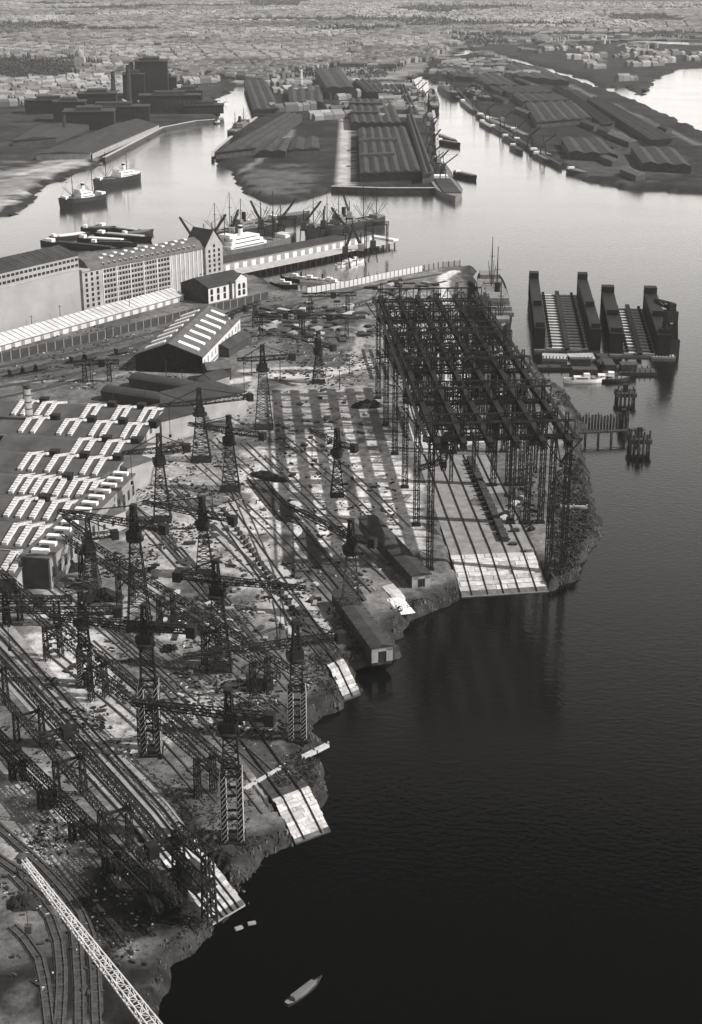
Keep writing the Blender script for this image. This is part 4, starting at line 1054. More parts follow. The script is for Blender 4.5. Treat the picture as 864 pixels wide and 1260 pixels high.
pontoon(W_(738,438), W_(756,470), 8, 'pontoon lying lengthwise in the gap between the floating docks', m=ROOF3, hm=HULL, house=(4,6,3))
def dock_crane():
    b = W_(822, 436); o = thing('dock_crane', 'dark mooring tower with a beak-like jib at the far right of the docks', 'crane', tuple(b), .1)
    t = MB(); lattice_tower(t, 22, 8, 5, 6, .8, cross=True, d=.55); t.box(-4.5,4.5,-5,5,-1,9); t.build('tower', STEEL, o)
    h = MB(); h.box(-3,3,-3.5,3.5,19,24); h.box(-3.4,3.4,-3,3,11,16); h.build('cab', STEEL, o)
    j = MB(); girder(j, (0,0,28), (-9,3,30), 3.4, 3, 6, .6, .4, taper=.5); j.box(-2,2,-2,2,24,28); j.build('jib', STEEL, o)
dock_crane()
def dolphin(px, py, label, s=1.0, n=12, H=8):
    o = thing('mooring_dolphin', label, 'dolphin', tuple(W_(px, py)))
    p = MB(); random.seed(px)
    for k in range(n):
        a = 2*math.pi*k/n; r = 3.4*s; h = H*random.uniform(.75,1.15)
        p.lathe(r*math.cos(a), r*math.sin(a), [(.5,-2),(.42,h),(.1,h+.1)], 6)
    p.build('pile', WOOD, o)
    MB().box(-3.6*s,3.6*s,-3.0*s,3.0*s,H*.45,H*.7).build('platform', WOOD, o)
    MB().box(-1.2,1.0,-1.0,1.0,H*.7+.003,H*1.25).build('mooring_post', STEEL, o)
dolphin(769, 494, 'dark round dolphin of piles alone below the right dock', 1.35, 14, 7)
dolphin(786, 553, 'massive dolphin at the end of the plank jetty', 1.35, 14, 8)
def jetty(a, b, label, B=2.2, n=9, z=2.6, deck=True):
    p, q = W_(*a), W_(*b); L = (q-p).length; o = thing('jetty', label, 'jetty', tuple(p), ang(p, q))
    if deck:
        for k in range(int(L/1.6)):
            m = MB(); x = k*1.6; m.box(x, x+1.45, -B/2, B/2, z, z+.25); m.build('plank', WOOD, o)
        r = MB(); r.beam((0,-B/2,z+1.1), (L,-B/2,z+1.1), .14); r.beam((0,-B/2*.8,z-.2), (L,-B/2*.8,z-.2), .35); r.beam((0,B/2*.8,z-.2), (L,B/2*.8,z-.2), .35)
        for k in range(20): r.beam((L*k/19,-B/2,z), (L*k/19,-B/2,z+1.1), .1)
        r.build('handrail', WOOD, o)
    pb = MB(); pb.lathe(0, 0, [(.3,-2),(.26,z if deck else z+random.random())], 6); pe = pb.mesh('pile'); pe.materials.append(WOOD)
    for k in range(n):
        for s in (-1, 1): link('pile', pe, o, (L*(k+.5)/n, s*B*.4, 0 if deck else random.uniform(-1.2,.8)))
    return o
jetty((712,544), (792,540), 'plank jetty on piles reaching out from the gantry bank', z=4.4, n=5)
jetty((708,522), (772,521), 'row of bare stumpy piles standing in the water off the gantry bank', z=3.4, n=17, deck=False, B=3)
dolphin(767, 526, 'slim pile cluster at the end of the row of bare piles', .6, 7, 7)

# ---------------------------------------------------------------- pier with transit shed and quay cranes
def pier():
    a, b = W_(234, 356), W_(490, 303); rz = ang(a, b); L = (b-a).length
    o = thing('pier', 'long pier on piles with a low white-walled transit shed', 'pier', (a.x, a.y, WZ), rz)
    MB().box(0, L, 0, 26, 3.2, 4.2).build('deck', CONC, o)
    pb = MB(); pb.lathe(0, 0, [(.5,-2),(.5,3.2)], 6); pe = pb.mesh('pile'); pe.materials.append(WOOD)
    for k in range(34):
        for y in (.8, 13, 25): link('pile', pe, o, (L*(k+.5)/34, y, 0))
    s = MB(); s.box(L*.12, L*.93, 12, 25, 4.203, 9.5); so = s.build('transit_shed', WALLW, o)
    r = MB(); r.quadbox([(L*.11,10.6,9.503),(L*.94,10.6,9.503),(L*.94,26,10.2),(L*.11,26,10.2),(L*.11,10.6,9.9),(L*.94,10.6,9.9),(L*.94,26,10.6),(L*.11,26,10.6)]); r.build('shed_roof', ROOF, so)
    d = MB(); d.box(-2,2,-.05,.05,0,3.6); de = d.mesh('shed_door'); de.materials.append(WALLG)
    for k in range(20): link('shed_door', de, so, (L*(.14+.78*(k+.5)/20), 11.97, 4.3))
    MB().box(L-6, L, -.6, 26.5, 4.203, 5.6).build('pier_head', WALLW, o)
pier()
def quay_crane(px, py, H, reach, az, label, el=.8):
    b = P(px, py); o = thing('quay_crane', label, 'crane', tuple(b), 0, 'quay cranes: '+label[:60])
    t = MB()
    for sx in (-3,3):
        for sy in (-3,3): t.beam((sx,sy,0), (sx*.7,sy*.7,H*.4), .6)
    t.box(-2.6,2.6,-2.6,2.6,H*.4,H*.45); t.build('portal', STEEL, o)
    MB().box(-2,2,-2,2,H*.45+.003,H*.66).build('cab', WALL if random.random() < .5 else STEEL2, o)
    j = MB(); q = (reach*math.cos(az), reach*math.sin(az), H*.6+reach*el)
    p = Vector((0,0,H*.62)); girder(j, p, q, 1.4, 1.2, 9, .35, .25, taper=.5); j.beam((0,0,H*.66), (0,0,H), .6); j.beam((0,0,H), q, .18); j.build('jib', STEEL, o)
QC = [(424,304,20,15,2.5,'quay crane on the pier shed, second from the outer end group'),(484,292,1,1,1,None)]
for i, (px, py) in enumerate([(240,318),(262,312),(286,306),(322,298),(346,294),(374,300),(398,296),(426,300),(430,284),(484,302),(486,286),(540,304),(545,286)]):
    if px > 480: continue
    quay_crane(px, py, random.uniform(20,26), random.uniform(12,18), random.uniform(.3,2.8), 'slim dark quay crane standing along the pier behind the steamer' )
for i, (px, py, lab) in enumerate([(425,330,'quay crane on the pier apron nearest the board fence'),(484-25,322,'quay crane on the pier apron towards its head'),(444,326,'quay crane on the pier apron between its neighbours')]):
    quay_crane(px, py, 22, 15, 1.2+.4*i, lab)
def pier_portal(px, py, label):
    b = P(px, py); o = thing('loading_portal', label, 'portal', tuple(b), .25); m = MB()
    for x in (-8, 8): lattice_tower(m, 18, 1.4, 1.2, 8, .25, x=x)
    girder(m, (-9,0,20), (9,0,20), 2.2, 1.6, 9, .3, .2); m.build('frame', STEEL, o)
    MB().box(-2,2,-1.4,1.4,17.9,20.3).build('trolley', STEEL, o)
pier_portal(463, 308, 'tall loading portal straddling the pier near its head')
pier_portal(350, 300, 'loading portal at the stern of the long cargo steamer')
# far quay behind the steamer: lighters and elevators
ship(W_(345,283), W_(256,299), 14, 'dark steamer with several masts hidden behind the long cargo steamer', 7, HULL, False, ((-.8,24),(-.45,26),(.1,22),(.4,28),(.8,22)), house=(-.1,.12,2))
ship(W_(470,277), W_(376,292), 14, 'dark many-masted steamer moored on the outer side of the pier', 7, HULL, False, ((-.85,22),(-.5,26),(.15,24),(.45,26),(.8,24)), house=(-.1,.12,2))
for (a, b, lab) in [((330,276),(380,268),'dark floating elevator lying outermost beyond the steamers'),((300,282),(340,275),'pale lighter moored outermost behind the steamers')]:
    lighter(W_(*a), W_(*b), 12, lab, None, HULL, HULLG, 5)

# ---------------------------------------------------------------- middle and right peninsula sheds, power station
def dock_shed(fl, fr, br, bl, label, bays=6, H=8, rm=ROOF3, cuts=(), wm=WALLD):
    a, b, c, d = [P(*q) for q in (fl, fr, br, bl)]; O = (a+b+c+d)/4
    o = thing('dock_shed', label, 'shed', tuple(O), 0, 'big dock sheds across the river')
    def at(u, v, z): q = a.lerp(b, u).lerp(d.lerp(c, u), v)-O; return (q.x, q.y, z)
    m = MB(); m.quadbox([at(0,0,0),at(1,0,0),at(1,1,0),at(0,1,0),at(0,0,H),at(1,0,H),at(1,1,H),at(0,1,H)]); m.build('wall', wm, o)
    for k in range(bays):
        r = MB(); u0, u1 = k/bays+.004, (k+1)/bays-.004; um = (u0+u1)/2
        r.quadbox([at(u0,-.01,H+.01),at(um,-.01,H+.01),at(um,1.01,H+.01),at(u0,1.01,H+.01),at(u0,-.01,H+.4),at(um,-.01,H+2.6),at(um,1.01,H+2.6),at(u0,1.01,H+.4)])
        r.quadbox([at(um,-.01,H+.01),at(u1,-.01,H+.01),at(u1,1.01,H+.01),at(um,1.01,H+.01),at(um,-.01,H+2.6),at(u1,-.01,H+.4),at(u1,1.01,H+.4),at(um,1.01,H+2.6)])
        r.build('roof_bay', rm, o)
    for (u0, u1, v0, v1) in cuts:
        q = MB(); q.quadbox([at(u0,v0,H),at(u1,v0,H),at(u1,v1,H),at(u0,v1,H),at(u0,v0,H+4.4),at(u1,v0,H+4.4),at(u1,v1,H+4.4),at(u0,v1,H+4.4)]); q.build('fire_wall', WALLD, o)
    return o
dock_shed((443,224),(518,221),(499,166),(441,168),'largest many-bayed shed roof on the middle peninsula, nearest the pier end',6,cuts=((0,.62,.28,.31),(0,.72,.62,.65)))
dock_shed((432,160),(494,160),(482,131),(429,130),'second many-bayed shed roof on the middle peninsula',6,cuts=((0,.7,.7,.75),(0,.6,.3,.34)))
dock_shed((452,121),(494,123),(482,106),(435,105),'third, rearmost shed roof on the middle peninsula',6)
dock_shed((520,226),(534,224),(508,150),(500,152),'long dark quay shed along the right edge of the middle peninsula',2,9,ROOF)
dock_shed((504,148),(514,146),(498,112),(492,114),'long dark quay shed farther along the middle peninsula',2,9,ROOF)
dock_shed((266,196),(316,190),(372,150),(352,146),'long grey shed beside the side basin, running obliquely',3,7,ROOF3)
dock_shed((318,194),(352,194),(358,180),(340,176),'low shed with curved roof bays in the oblique group',2,6,ROOF3)
dock_shed((354,192),(394,190),(392,176),(360,178),'second low shed of the oblique group',2,6,ROOF3)
dock_shed((312,142),(344,140),(328,104),(300,106),'far grey shed at the head of the side basin',3,7,ROOF3)
dock_shed((402,122),(436,122),(420,98),(388,98),'tall dark warehouse block behind the pale road',2,16,ROOF)
dock_shed((356,134),(398,134),(396,112),(354,112),'dark sheds between the side basin and the pale road',4,8,ROOF)
dock_shed((660,158),(728,152),(706,132),(646,134),'nearest pale shed roof on the right peninsula',5,7,ROOF3)
dock_shed((642,132),(704,130),(686,122),(630,122),'second pale shed roof on the right peninsula',5,7,ROOF3)
dock_shed((628,121),(684,120),(664,112),(612,113),'third pale shed roof on the right peninsula',5,7,ROOF3)
for i, (q, lab) in enumerate([(((700,136),(712,134),(690,112),(680,113)),'long dark goods shed on the right peninsula beside the pale roofs'), (((740,160),(756,158),(700,118),(690,120)),'long dark goods shed in the middle of the right peninsula'),
      (((800,180),(830,178),(740,126),(722,128)),'longest dark goods shed on the right peninsula'), (((700,196),(760,200),(740,180),(690,178)),'low dark store near the point of the right peninsula'),
      (((600,110),(640,112),(612,96),(580,96)),'dark sheds at the root of the right peninsula'), (((560,100),(590,102),(560,84),(535,84)),'far dark sheds beyond the dock basin'),
      (((790,210),(850,214),(830,192),(776,190)),'flat dark store at the right edge of the right peninsula'), (((640,100),(700,106),(668,88),(616,84)),'row of dark sheds along the upper channel')]):
    dock_shed(*q, lab, 3, 7, ROOF)
SOOT = mat('sooty_brick', .015, .035, .2, .9)
rp = random.Random(4)
for i in range(26):
    t = rp.random(); row = rp.choice([0,1,2,3,4]); cx = 585+250*t - row*10*(.4+t); cy = 84+84*t + row*9*(.4+t)
    ln = rp.uniform(16,34)*(.5+t*.6); wd = rp.uniform(3,5)*(.5+t*.7)
    c = P(cx, cy)
    if sdf(LANDS[3], np.array([c.x]), np.array([c.y]))[0] < 30: continue
    dock_shed((cx+ln/2-wd,cy+ln*.18+wd*.3),(cx+ln/2+wd,cy+ln*.18-wd*.1),(cx-ln/2+wd,cy-ln*.18-wd*.3),(cx-ln/2-wd,cy-ln*.18+wd*.1),'low dark goods shed in the rows on the right peninsula',1,5,rp.choice([ROOF,ROOF2,ROOF3]))
for k, (a, b) in enumerate([((598,150),(614,160)),((610,156),(628,166)),((604,146),(622,156)),((626,168),(644,178)),((640,172),(660,184)),((574,124),(590,138)),((556,112),(572,122)),((664,190),(684,200)),((636,180),(648,188)),((546,108),(560,114))]):
    lighter(W_(a[0]-6,a[1]+2), W_(b[0]-6,b[1]+2), 10, 'dark lighter moored in the crowd along the right peninsula quay', 'lighters along the right peninsula quay', HULL, rp.choice([HULL,HULLG,WALLG]), 3.5)
def quay_wall(pts, label):
    L = [W_(*p) for p in pts]; m = MB(); c = MB()
    for p, q in zip(L[:-1], L[1:]):
        m.beam(p+Vector((0,0,1.6)), q+Vector((0,0,1.6)), 3.0, 5.0, True); c.beam(p+Vector((0,0,4.35)), q+Vector((0,0,4.35)), 3.6, .4, True)
    o = struct(m.build('quay_wall', WALLD)); c.build('coping', BALLAST if label else CONC, o)
quay_wall([(408,235),(470,237),(522,237),(548,237),(557,232),(539,196),(537,160),(531,130)], '')
quay_wall([(562,112),(593,147),(651,185),(690,208)], 'dark')
quay_wall([(128,199),(200,161),(240,153),(264,151)], ''); quay_wall([(262,198),(262,192),(290,168),(316,148)], '')
for i, (px, py) in enumerate([(531,215),(534,200),(530,188),(528,176),(527,164),(524,152),(522,140),(519,130),(515,121),(510,115),(600,148),(618,160),(634,170),(652,180),(572,120),(584,132),(668,190),(500,108),(545,222),(540,212)]):
    quay_crane(px, py, random.uniform(16,24), random.uniform(10,16), random.uniform(-.6,1.2), 'dark quay crane on the '+('middle' if px < 560 else 'right')+' peninsula quay across the river')
def power_station():
    def blk(px, py, w, d, ty, lab, m=SOOT):
        b = P(px, py); H = ztop(px, py, ty); o = thing('power_station_block', lab, 'building', tuple(b), .1)
        MB().box(-w/2, w/2, 0, d, 0, H).build('wall', m, o); r = MB(); r.box(-w/2-1, w/2+1, -1, d+1, H+.01, H+1); r.box(-w/4, w/4, d*.2, d*.8, H+1.01, H+5); r.build('roof', ROOF, o)
        wb = MB(); wb.box(-1.6,1.6,-.15,.15,0,H*.5); we = wb.mesh('window'); we.materials.append(PANE); n = max(3, int(w/6))
        for k in range(n): link('window', we, o, (-w/2+w*(k+.5)/n, -.05, H*.25))
    blk(188, 128, 45, 50, 76, 'tall dark boiler house among the chimneys'); blk(166, 130, 30, 40, 92, 'dark block left of the tall boiler house')
    blk(210, 140, 80, 30, 118, 'long lower hall right of the boiler house'); blk(110, 160, 60, 40, 138, 'dark brick block at the left of the power station')
    blk(120, 142, 50, 40, 116, 'dark gasworks block left of the chimneys'); blk(205, 122, 30, 40, 96, 'stepped dark block at the right of the boiler house'); blk(252, 140, 50, 24, 130, 'dark low shed on the rounded quay tip'); blk(60, 140, 60, 30, 124, 'dark mill at the far left across the river'); blk(232, 126, 40, 40, 112, 'dark block by the rounded quay tip'); blk(140, 150, 90, 30, 132, 'long dark hall in front of the chimneys'); blk(86, 150, 40, 30, 126, 'dark building at the left fringe of the power station')
    for i, (px, py, ty, lab) in enumerate([(141,132,88,'far left chimney of the power station'),(160,136,80,'chimney at the left of the tall boiler house'),(164,128,76,'chimney close behind its left neighbour at the boiler house'),(176,126,72,'chimney right in front of the boiler house'),(183,124,70,'tallest chimney at the boiler house'),(206,108,78,'pale chimney right of the boiler house'),(80,165,140,'thin mast at the timber yard'),(371,112,84,'pale chimney behind the pale road')]):
        chimney(px, py, ty, lab, 3.8 if i < 5 else 2.6, 2.6 if i < 5 else 1.8, 3, SOOT if i not in (5,7) else WALL, STEEL)
power_station()
dock_shed((45,197),(112,196),(150,172),(108,172),'flat-topped walled timber yard on the far left bank',1,6,ROOF,wm=WALLG)
dock_shed((114,196),(196,160),(170,152),(100,176),'second flat yard building along the far left quay',1,6,ROOF,wm=WALLG)
dock_shed((16,180),(70,176),(110,160),(50,160),'dark flat building at the far left edge across the river',1,6,ROOF)
MBd = MB()
def dome_church():
    b = P(99, 82); o = thing('domed_building', 'pale domed tower standing out of the hazy city', 'building', tuple(b))
    MB().box(-9,9,-9,9,0,18).build('wall', WALL, o); d = MB(); d.lathe(0,0,[(8.5,18),(8.5,22),(7.5,26),(4.6,30),(1.2,32),(.9,38),(.1,39)],14); d.build('dome', WALLG, o, True)
dome_church()

# ---------------------------------------------------------------- railway tracks
def track(label, pts, name='railway_track', gauge=1.6, rw=.3, bed=True, bw=3.0):
    L = [P(*p) for p in pts]
    # smooth polyline
    S = []
    for i in range(len(L)-1):
        p0, p1, p2, p3 = L[max(i-1,0)], L[i], L[i+1], L[min(i+2,len(L)-1)]
        n = max(2, int((p2-p1).length/6)) if len(L) > 2 else 1
        for k in range(n):
            t = k/n; S.append(.5*((2*p1)+(p2-p0)*t+(2*p0-5*p1+4*p2-p3)*t*t+(3*p1-p0-3*p2+p3)*t**3))
    S.append(L[-1]); m = MB(); b = MB()
    for p, q in zip(S[:-1], S[1:]):
        if (q-p).length < .01: continue
        d = (q-p).normalized(); s = Vector((-d.y, d.x, 0)); z = Vector((0,0,.34 if bed else .25))
        for e in (-1, 1): m.beam(p+s*e*gauge/2+z, q+s*e*gauge/2+z, rw, .25)
        if bed:
            w = s*bw/2; lo = Vector((0,0,-.6)); hi = Vector((0,0,.14)); b.quadbox([p-w+lo, q-w+lo, q+w+lo, p+w+lo, p-w*.8+hi, q-w*.8+hi, q+w*.8+hi, p+w*.8+hi])
            n = max(1, int((q-p).length/2.2))
            for k in range(n):
                c = p.lerp(q, (k+.5)/n)+Vector((0,0,.16)); m.beam(c-s*bw*.36, c+s*bw*.36, .4, .16)
    o = m.build(name, RAIL); struct(o)
    if bed: b.build('track_bed', BALLAST, o)
    return o
for pts in [[(-20,462),(120,436),(240,404),(310,388)],[(-20,470),(130,444),(250,410),(330,390)],[(-20,480),(100,458),(170,436),(250,414)],[(-20,456),(110,430),(230,399),(300,382)],[(-10,492),(90,470),(160,446)],[(60,476),(140,440),(200,412)],
            [(300,386),(380,372),(460,352),(540,338)],[(330,392),(400,384),(480,362),(550,346)],[(300,430),(380,392),(470,372)]]: track('', pts)
for pts in [[(190,640),(330,812)],[(150,610),(226,690),(292,770)],[(232,560),(330,650),(420,748)],[(262,540),(360,630),(452,730)],[(300,545),(400,640),(480,712)],[(345,535),(430,610),(500,680)],[(60,720),(190,830),(330,1000)],[(100,740),(220,850),(340,960)],
            [(205,600),(300,690),(400,808)],[(215,596),(312,688),(412,800)],[(170,640),(280,760),(360,850)],[(182,636),(292,756),(372,846)],[(330,560),(420,650),(500,720)],[(110,790),(230,900),(300,980)],[(380,540),(450,600),(500,650)],[(270,560),(330,700),(350,790)],[(60,800),(180,900),(260,990)],[(130,690),(260,800),(380,900)]]: track('', pts, gauge=3.0, bed=False, rw=.38)
for pts in [[(15,1075),(62,1130),(75,1190),(72,1270)],[(15,1140),(48,1180),(62,1270)],[(-10,1010),(70,1085),(110,1150),(120,1270)],[(-10,1050),(80,1120),(96,1190),(98,1270)]]: track('', pts, bw=3.4)

# ---------------------------------------------------------------- stacks, wagons, heaps and other yard goods
random.seed(11)
def wagon(px, py, rz, label):
    o = thing('goods_wagon', label, 'wagon', tuple(P(px, py)+Vector((0,0,.46))), rz, 'goods wagons in the yard')
    MB().box(-4.2,4.2,-1.4,1.4,1.0,3.3).build('body', WALLD, o); MB().box(-4.4,4.4,-1.55,1.55,3.303,3.6).build('roof', ROOF2, o)
    w = MB()
    for x in (-2.8, 2.8):
        for y in (-.8, .8): w.box(x-.5,x+.5,y-.1,y+.1,0,1.0)
    w.build('wheel', STEEL, o)
for (px, py) in [(20,462),(36,459),(52,456),(95,446),(112,443),(150,436),(205,420),(216,416),(262,402),(274,398)]: wagon(px, py, ang(P(100,452), P(240,409)), 'dark covered goods wagon standing in the rail yard')
def stack(px, py, L, W, H, rz, label, m, group, n=4):
    o = thing('plate_stack', label, 'stack', tuple(P(px, py)), rz, group)
    for k in range(n):
        b = MB(); e = random.uniform(-.4,.4); b.box(-L/2+e, L/2+e, -W/2+e*.4, W/2+e*.4, H*k/n+.003, H*(k+.9)/n); b.build('layer', m, o)
ADJ = {'tarred_timber':'tarred','weathered_steel':'rusty','bleached_timber':'bleached','grey_brick_wall':'light grey','dark_steel':'blackened','ballast':'dull grey','coal_shade_black':'sooty'}
MM = [WOOD, STEEL2, WOODP, WALLG, STEEL, BALLAST]
def scatter(cx, cy, rx, ry, n, group, label, smin=2, smax=8, mats=MM):
    for k in range(n):
        a = random.uniform(0, 6.28); r = math.sqrt(random.random())
        m = random.choice(mats); lb = ADJ[m.name]+' '+label; gp = ADJ[m.name]+' '+group
        stack(cx+rx*r*math.cos(a), cy+ry*r*math.sin(a), random.uniform(smin,smax), random.uniform(.35,.45)*(smin+smax)*.6, random.uniform(.25,.5)*min(smin+1,3), random.choice([AXA, AXA+1.57, -.7, .9])+random.uniform(-.2,.2), lb, m, gp, random.choice([2,3]))
scatter(395,395,85,26,90,'stacks in the plate yard beyond the pale road','low stack of plates or timber in the yard beyond the pale road',3,11)
scatter(500,362,50,18,30,'stacks by the shore fence','low stack of plates near the shore fence',3,9)
scatter(390,540,80,60,26,'goods lying in the gantry shadow','low stack of plates lying in the gantry shadow',1.5,4)
scatter(230,700,70,80,40,'goods on the bare sand between the cranes','small stack of timber on the bare sand between the tower cranes',1.5,4.5)
scatter(345,740,60,50,24,'goods beside the dotted slipway','small stack of plates beside the dotted slipway',1.5,4)
scatter(90,910,70,60,16,'goods near the foreground slipway','small pile of gear near the foreground slipway',.5,2,[WOOD,STEEL2,BALLAST])
scatter(60,1060,50,50,20,'gear in the lower left yard','small pile of gear on the sand of the lower left yard',.5,1.8,[WOOD,STEEL2,BALLAST])
scatter(100,1190,90,50,26,'gear in the dark lower corner','small pile of gear in the dark lower corner',.5,1.8,[WOOD,STEEL2,BALLAST])
scatter(215,770,34,18,14,'boiler parts at the white patch','dark machine part lying around the white sand patch',2,5,[STEEL,COAL_SHADE,WOOD])
scatter(640,640,22,50,16,'goods on the gantry bank','low stack of timber on the overgrown gantry bank',2,5)
scatter(560,470,80,60,40,'plates on the rear berth','stack of plates on the berth under the rear gantry',3,8)
def heap(px, py, L, W, H, rz, label, m=COAL_SHADE):
    o = thing('scrap_heap', label, 'heap', tuple(P(px, py)), rz); b = MB(); n = 14; k0 = 7
    rs = random.Random(px)
    for j in range(k0+1):
        v = j/k0*2-1
        for i in range(n+1):
            u = i/n*2-1; r = max(0, 1-math.hypot(u, v)); b.v.append((u*L/2, v*W/2, -.3+H*r**.7*rs.uniform(.75,1.2)+.3*(r>0)))
    for j in range(k0):
        for i in range(n): a = j*(n+1)+i; b.f.append((a,a+1,a+n+2,a+n+1))
    b.build('mound', m, o)
    if m is WHITE: return
    d = MB()
    for k in range(40):
        x, y = rs.uniform(-.36,.36)*L, rs.uniform(-.36,.36)*W; z = H*.6*(1-math.hypot(2*x/L,2*y/W)); q = Vector((rs.uniform(-1.4,1.4),rs.uniform(-1.4,1.4),rs.uniform(.1,1.2)))
        d.beam(Vector((x,y,max(z,0)))-q*.5, Vector((x,y,max(z,0)+.4))+q*.5, .35, .3, True)
    d.build('scrap_piece', STEEL, o)
heap(124,736,16,8,4,.1,'dark scrap heap beside the portal crane near the annex')
heap(92,700,9,6,2.5,.4,'dark heap at the foot of the annex')
heap(245,778,9,6,3.4,.2,'dark heap right beside the white sand patch'); heap(208,800,6,4,2,.6,'small dark heap below the white sand patch')
heap(190,772,10,5,2.4,.2,'low dark heap left of the white sand patch'); heap(330,588,20,7,3,-.6,'dark elongated heap at the left of the gantry shadow')
heap(452,500,16,8,4,.2,'dark heap beneath the inland left pylons'); heap(30,1112,8,6,2.6,.2,'dark heap in the lower left sand')
heap(215,768,11,6,.9,.2,'flat white spill of lime on the sand',WHITE); heap(492,744,6,14,.8,.3,'white spill of lime at the bank between the sheds',WHITE)
# lamp and telegraph posts
def post(px, py, H, label):
    o = thing('mast_post', label, 'post', tuple(P(px, py)), 0, 'lamp and wire posts in the yard'); m = MB(); m.lathe(0,0,[(.22,0),(.14,H),(.05,H+.1)],6); m.build('shaft', WOOD, o)
    a = MB(); a.beam((-1.1,0,H-.6),(1.1,0,H-.6),.14); a.build('crossarm', WOOD, o)
for px, py in [(418,480),(430,462),(310,462),(345,470),(115,478),(112,470),(205,430),(132,426),(75,400),(40,408),(160,386),(222,428),(262,640),(180,500),(240,490),(345,800),(30,500),(140,508),(225,480),(205,472)]: post(px, py, random.uniform(9,13), 'thin wooden lamp or wire post in the yard')
def rail_portal(px, py, rz, label, Wd=18, H=11):
    o = thing('gantry_crane', label, 'crane', tuple(P(px, py)), rz); m = MB()
    for x in (-Wd/2, Wd/2):
        m = MB(); lattice_tower(m, H, 2.2, 1.6, 5, .3, x=x); m.build('leg', STEEL, o)
    g = MB(); girder(g, (-Wd/2-5,0,H+2), (Wd/2+5,0,H+2), 2, 1.8, 12, .3, .2); g.build('bridge', STEEL, o); MB().box(1,4,-1.2,1.2,H-1.2,H+2.4).build('trolley', STEEL, o)
rail_portal(346,414,.05,'low gantry crane over the plate yard beyond the pale road',22); rail_portal(400,416,.0,'second low gantry crane over the plate yard, nearer the gantry',24)
rail_portal(120,470,.1,'small gantry crane in the rail yard beyond the workshops',12,9); rail_portal(40,770,.0,'low gantry crane beside the left edge of the bare sand',16,8)
rail_portal(300,408,1.1,'long sloping-legged portal beside the right wall of the large hall',26,12); rail_portal(405,385,.1,'far gantry crane at the back of the plate yard',22,10)

# bulwark timbers and floating baulks at the water's edge
def baulk(px, py, L, w, rz, label, m=WALLG):
    o = tag(MB().box(-L/2,L/2,-w/2,w/2,-.5,.5).build('timber_baulk', m), label, 'timber'); o.location = W_(px, py); o.rotation_euler = (0,0,rz)
baulk(310,1137,1.8,.8,.3,'floating pale baulk right of the foreground slip end'); baulk(294,1143,1.8,.9,.5,'floating pale baulk just below the foreground slip end')

post_fence('pale timber groyne reaching into the water below the glint-laced cranes', [(372,934),(404,918)], .8, 4, WOODP, WOODP, 'timber_groyne', board=1.6)
post_fence('pale plank footway from the nearest crane towards the bank', [(300,972),(345,946)], .4, 4, WOODP, WOODP, 'plank_footway', board=1.2)
post_fence('pale cross wall on the overgrown gantry bank', [(690,626),(722,626)], 1.2, 4, CONC, CONC, 'cross_wall', board=.8)
def launch():
    lighter(W_(352,1238), W_(392,1208), 2.2, 'narrow dark boat with a pale hatch at the bottom edge of the dark water', None, HULL, HULLG, .5, False)
launch()
def end_frame():
    o = thing('stop_frame', 'dark portal frame closing the river end of the foreground craneway', 'frame', tuple(P(240,1120)), -.9); m = MB()
    for x in (-6, 6): lattice_tower(m, 17, 2.4, 1.8, 7, .36, x=x)
    girder(m, (-7,0,19), (7,0,19), 2.4, 2, 7, .36); m.build('frame', STEEL, o)
    MB().box(-5,5,-3,3,8,8.4).build('platform', WOOD, o); MB().box(-3,2,-2,2,8.41,11.5).build('cabin', WOOD, o)
end_frame()

def stones():
    rs = np.random.RandomState(3); b = MB(); pts = LANDS[0]; P0 = []
    for p, q in zip(pts, pts[1:]+pts[:1]):
        L = (q-p).length
        if p.y > 800 or L > 300 or p.y < 200: continue
        d = (q-p)/L; nrm = Vector((d.y, -d.x, 0))
        for k in range(int(L*16)):
            x = p.lerp(q, rs.rand()) + nrm*rs.uniform(-7, 4); P0.append((x.x, x.y))
    A = np.array(P0); D = sdf(pts, A[:,0], A[:,1]) + wobble(A[:,0], A[:,1], 3, 4.0)
    for g in [slip_geo(q, sk) for q, sk in SLIPS]: D = np.where(sdf([g(-.03,.7), g(1.03,.7), g(1.03,1.06), g(-.03,1.06)], A[:,0], A[:,1]) > -.5, -1, D)
    for (x, y), dd in zip(P0, D):
        if dd < -.2 or dd > 3.4: continue
        s = abs(rs.normal())*.2+.1; z = WZ + dd*(4.0/3.2) - .1
        a = rs.rand()*3; ca, sa = math.cos(a)*s, math.sin(a)*s; h = s*rs.uniform(.5,1.2); i = len(b.v)
        for dz, k2 in ((-.6,1.1),(h,.6)):
            for (ux, uy) in ((ca,sa),(-sa,ca),(-ca,-sa),(sa,-ca)): b.v.append((x+ux*k2*rs.uniform(.8,1.2), y+uy*k2*rs.uniform(.8,1.2), z+dz))
        b.f += [(i+4,i+5,i+6,i+7),(i,i+1,i+5,i+4),(i+1,i+2,i+6,i+5),(i+2,i+3,i+7,i+6),(i+3,i,i+4,i+7)]
    tag(b.build('shore_rubble', mat('rubble', .03, .09, .8, island=.6)), 'broken stones and rubble along the waterline of the yard', 'rubble', kind='stuff')
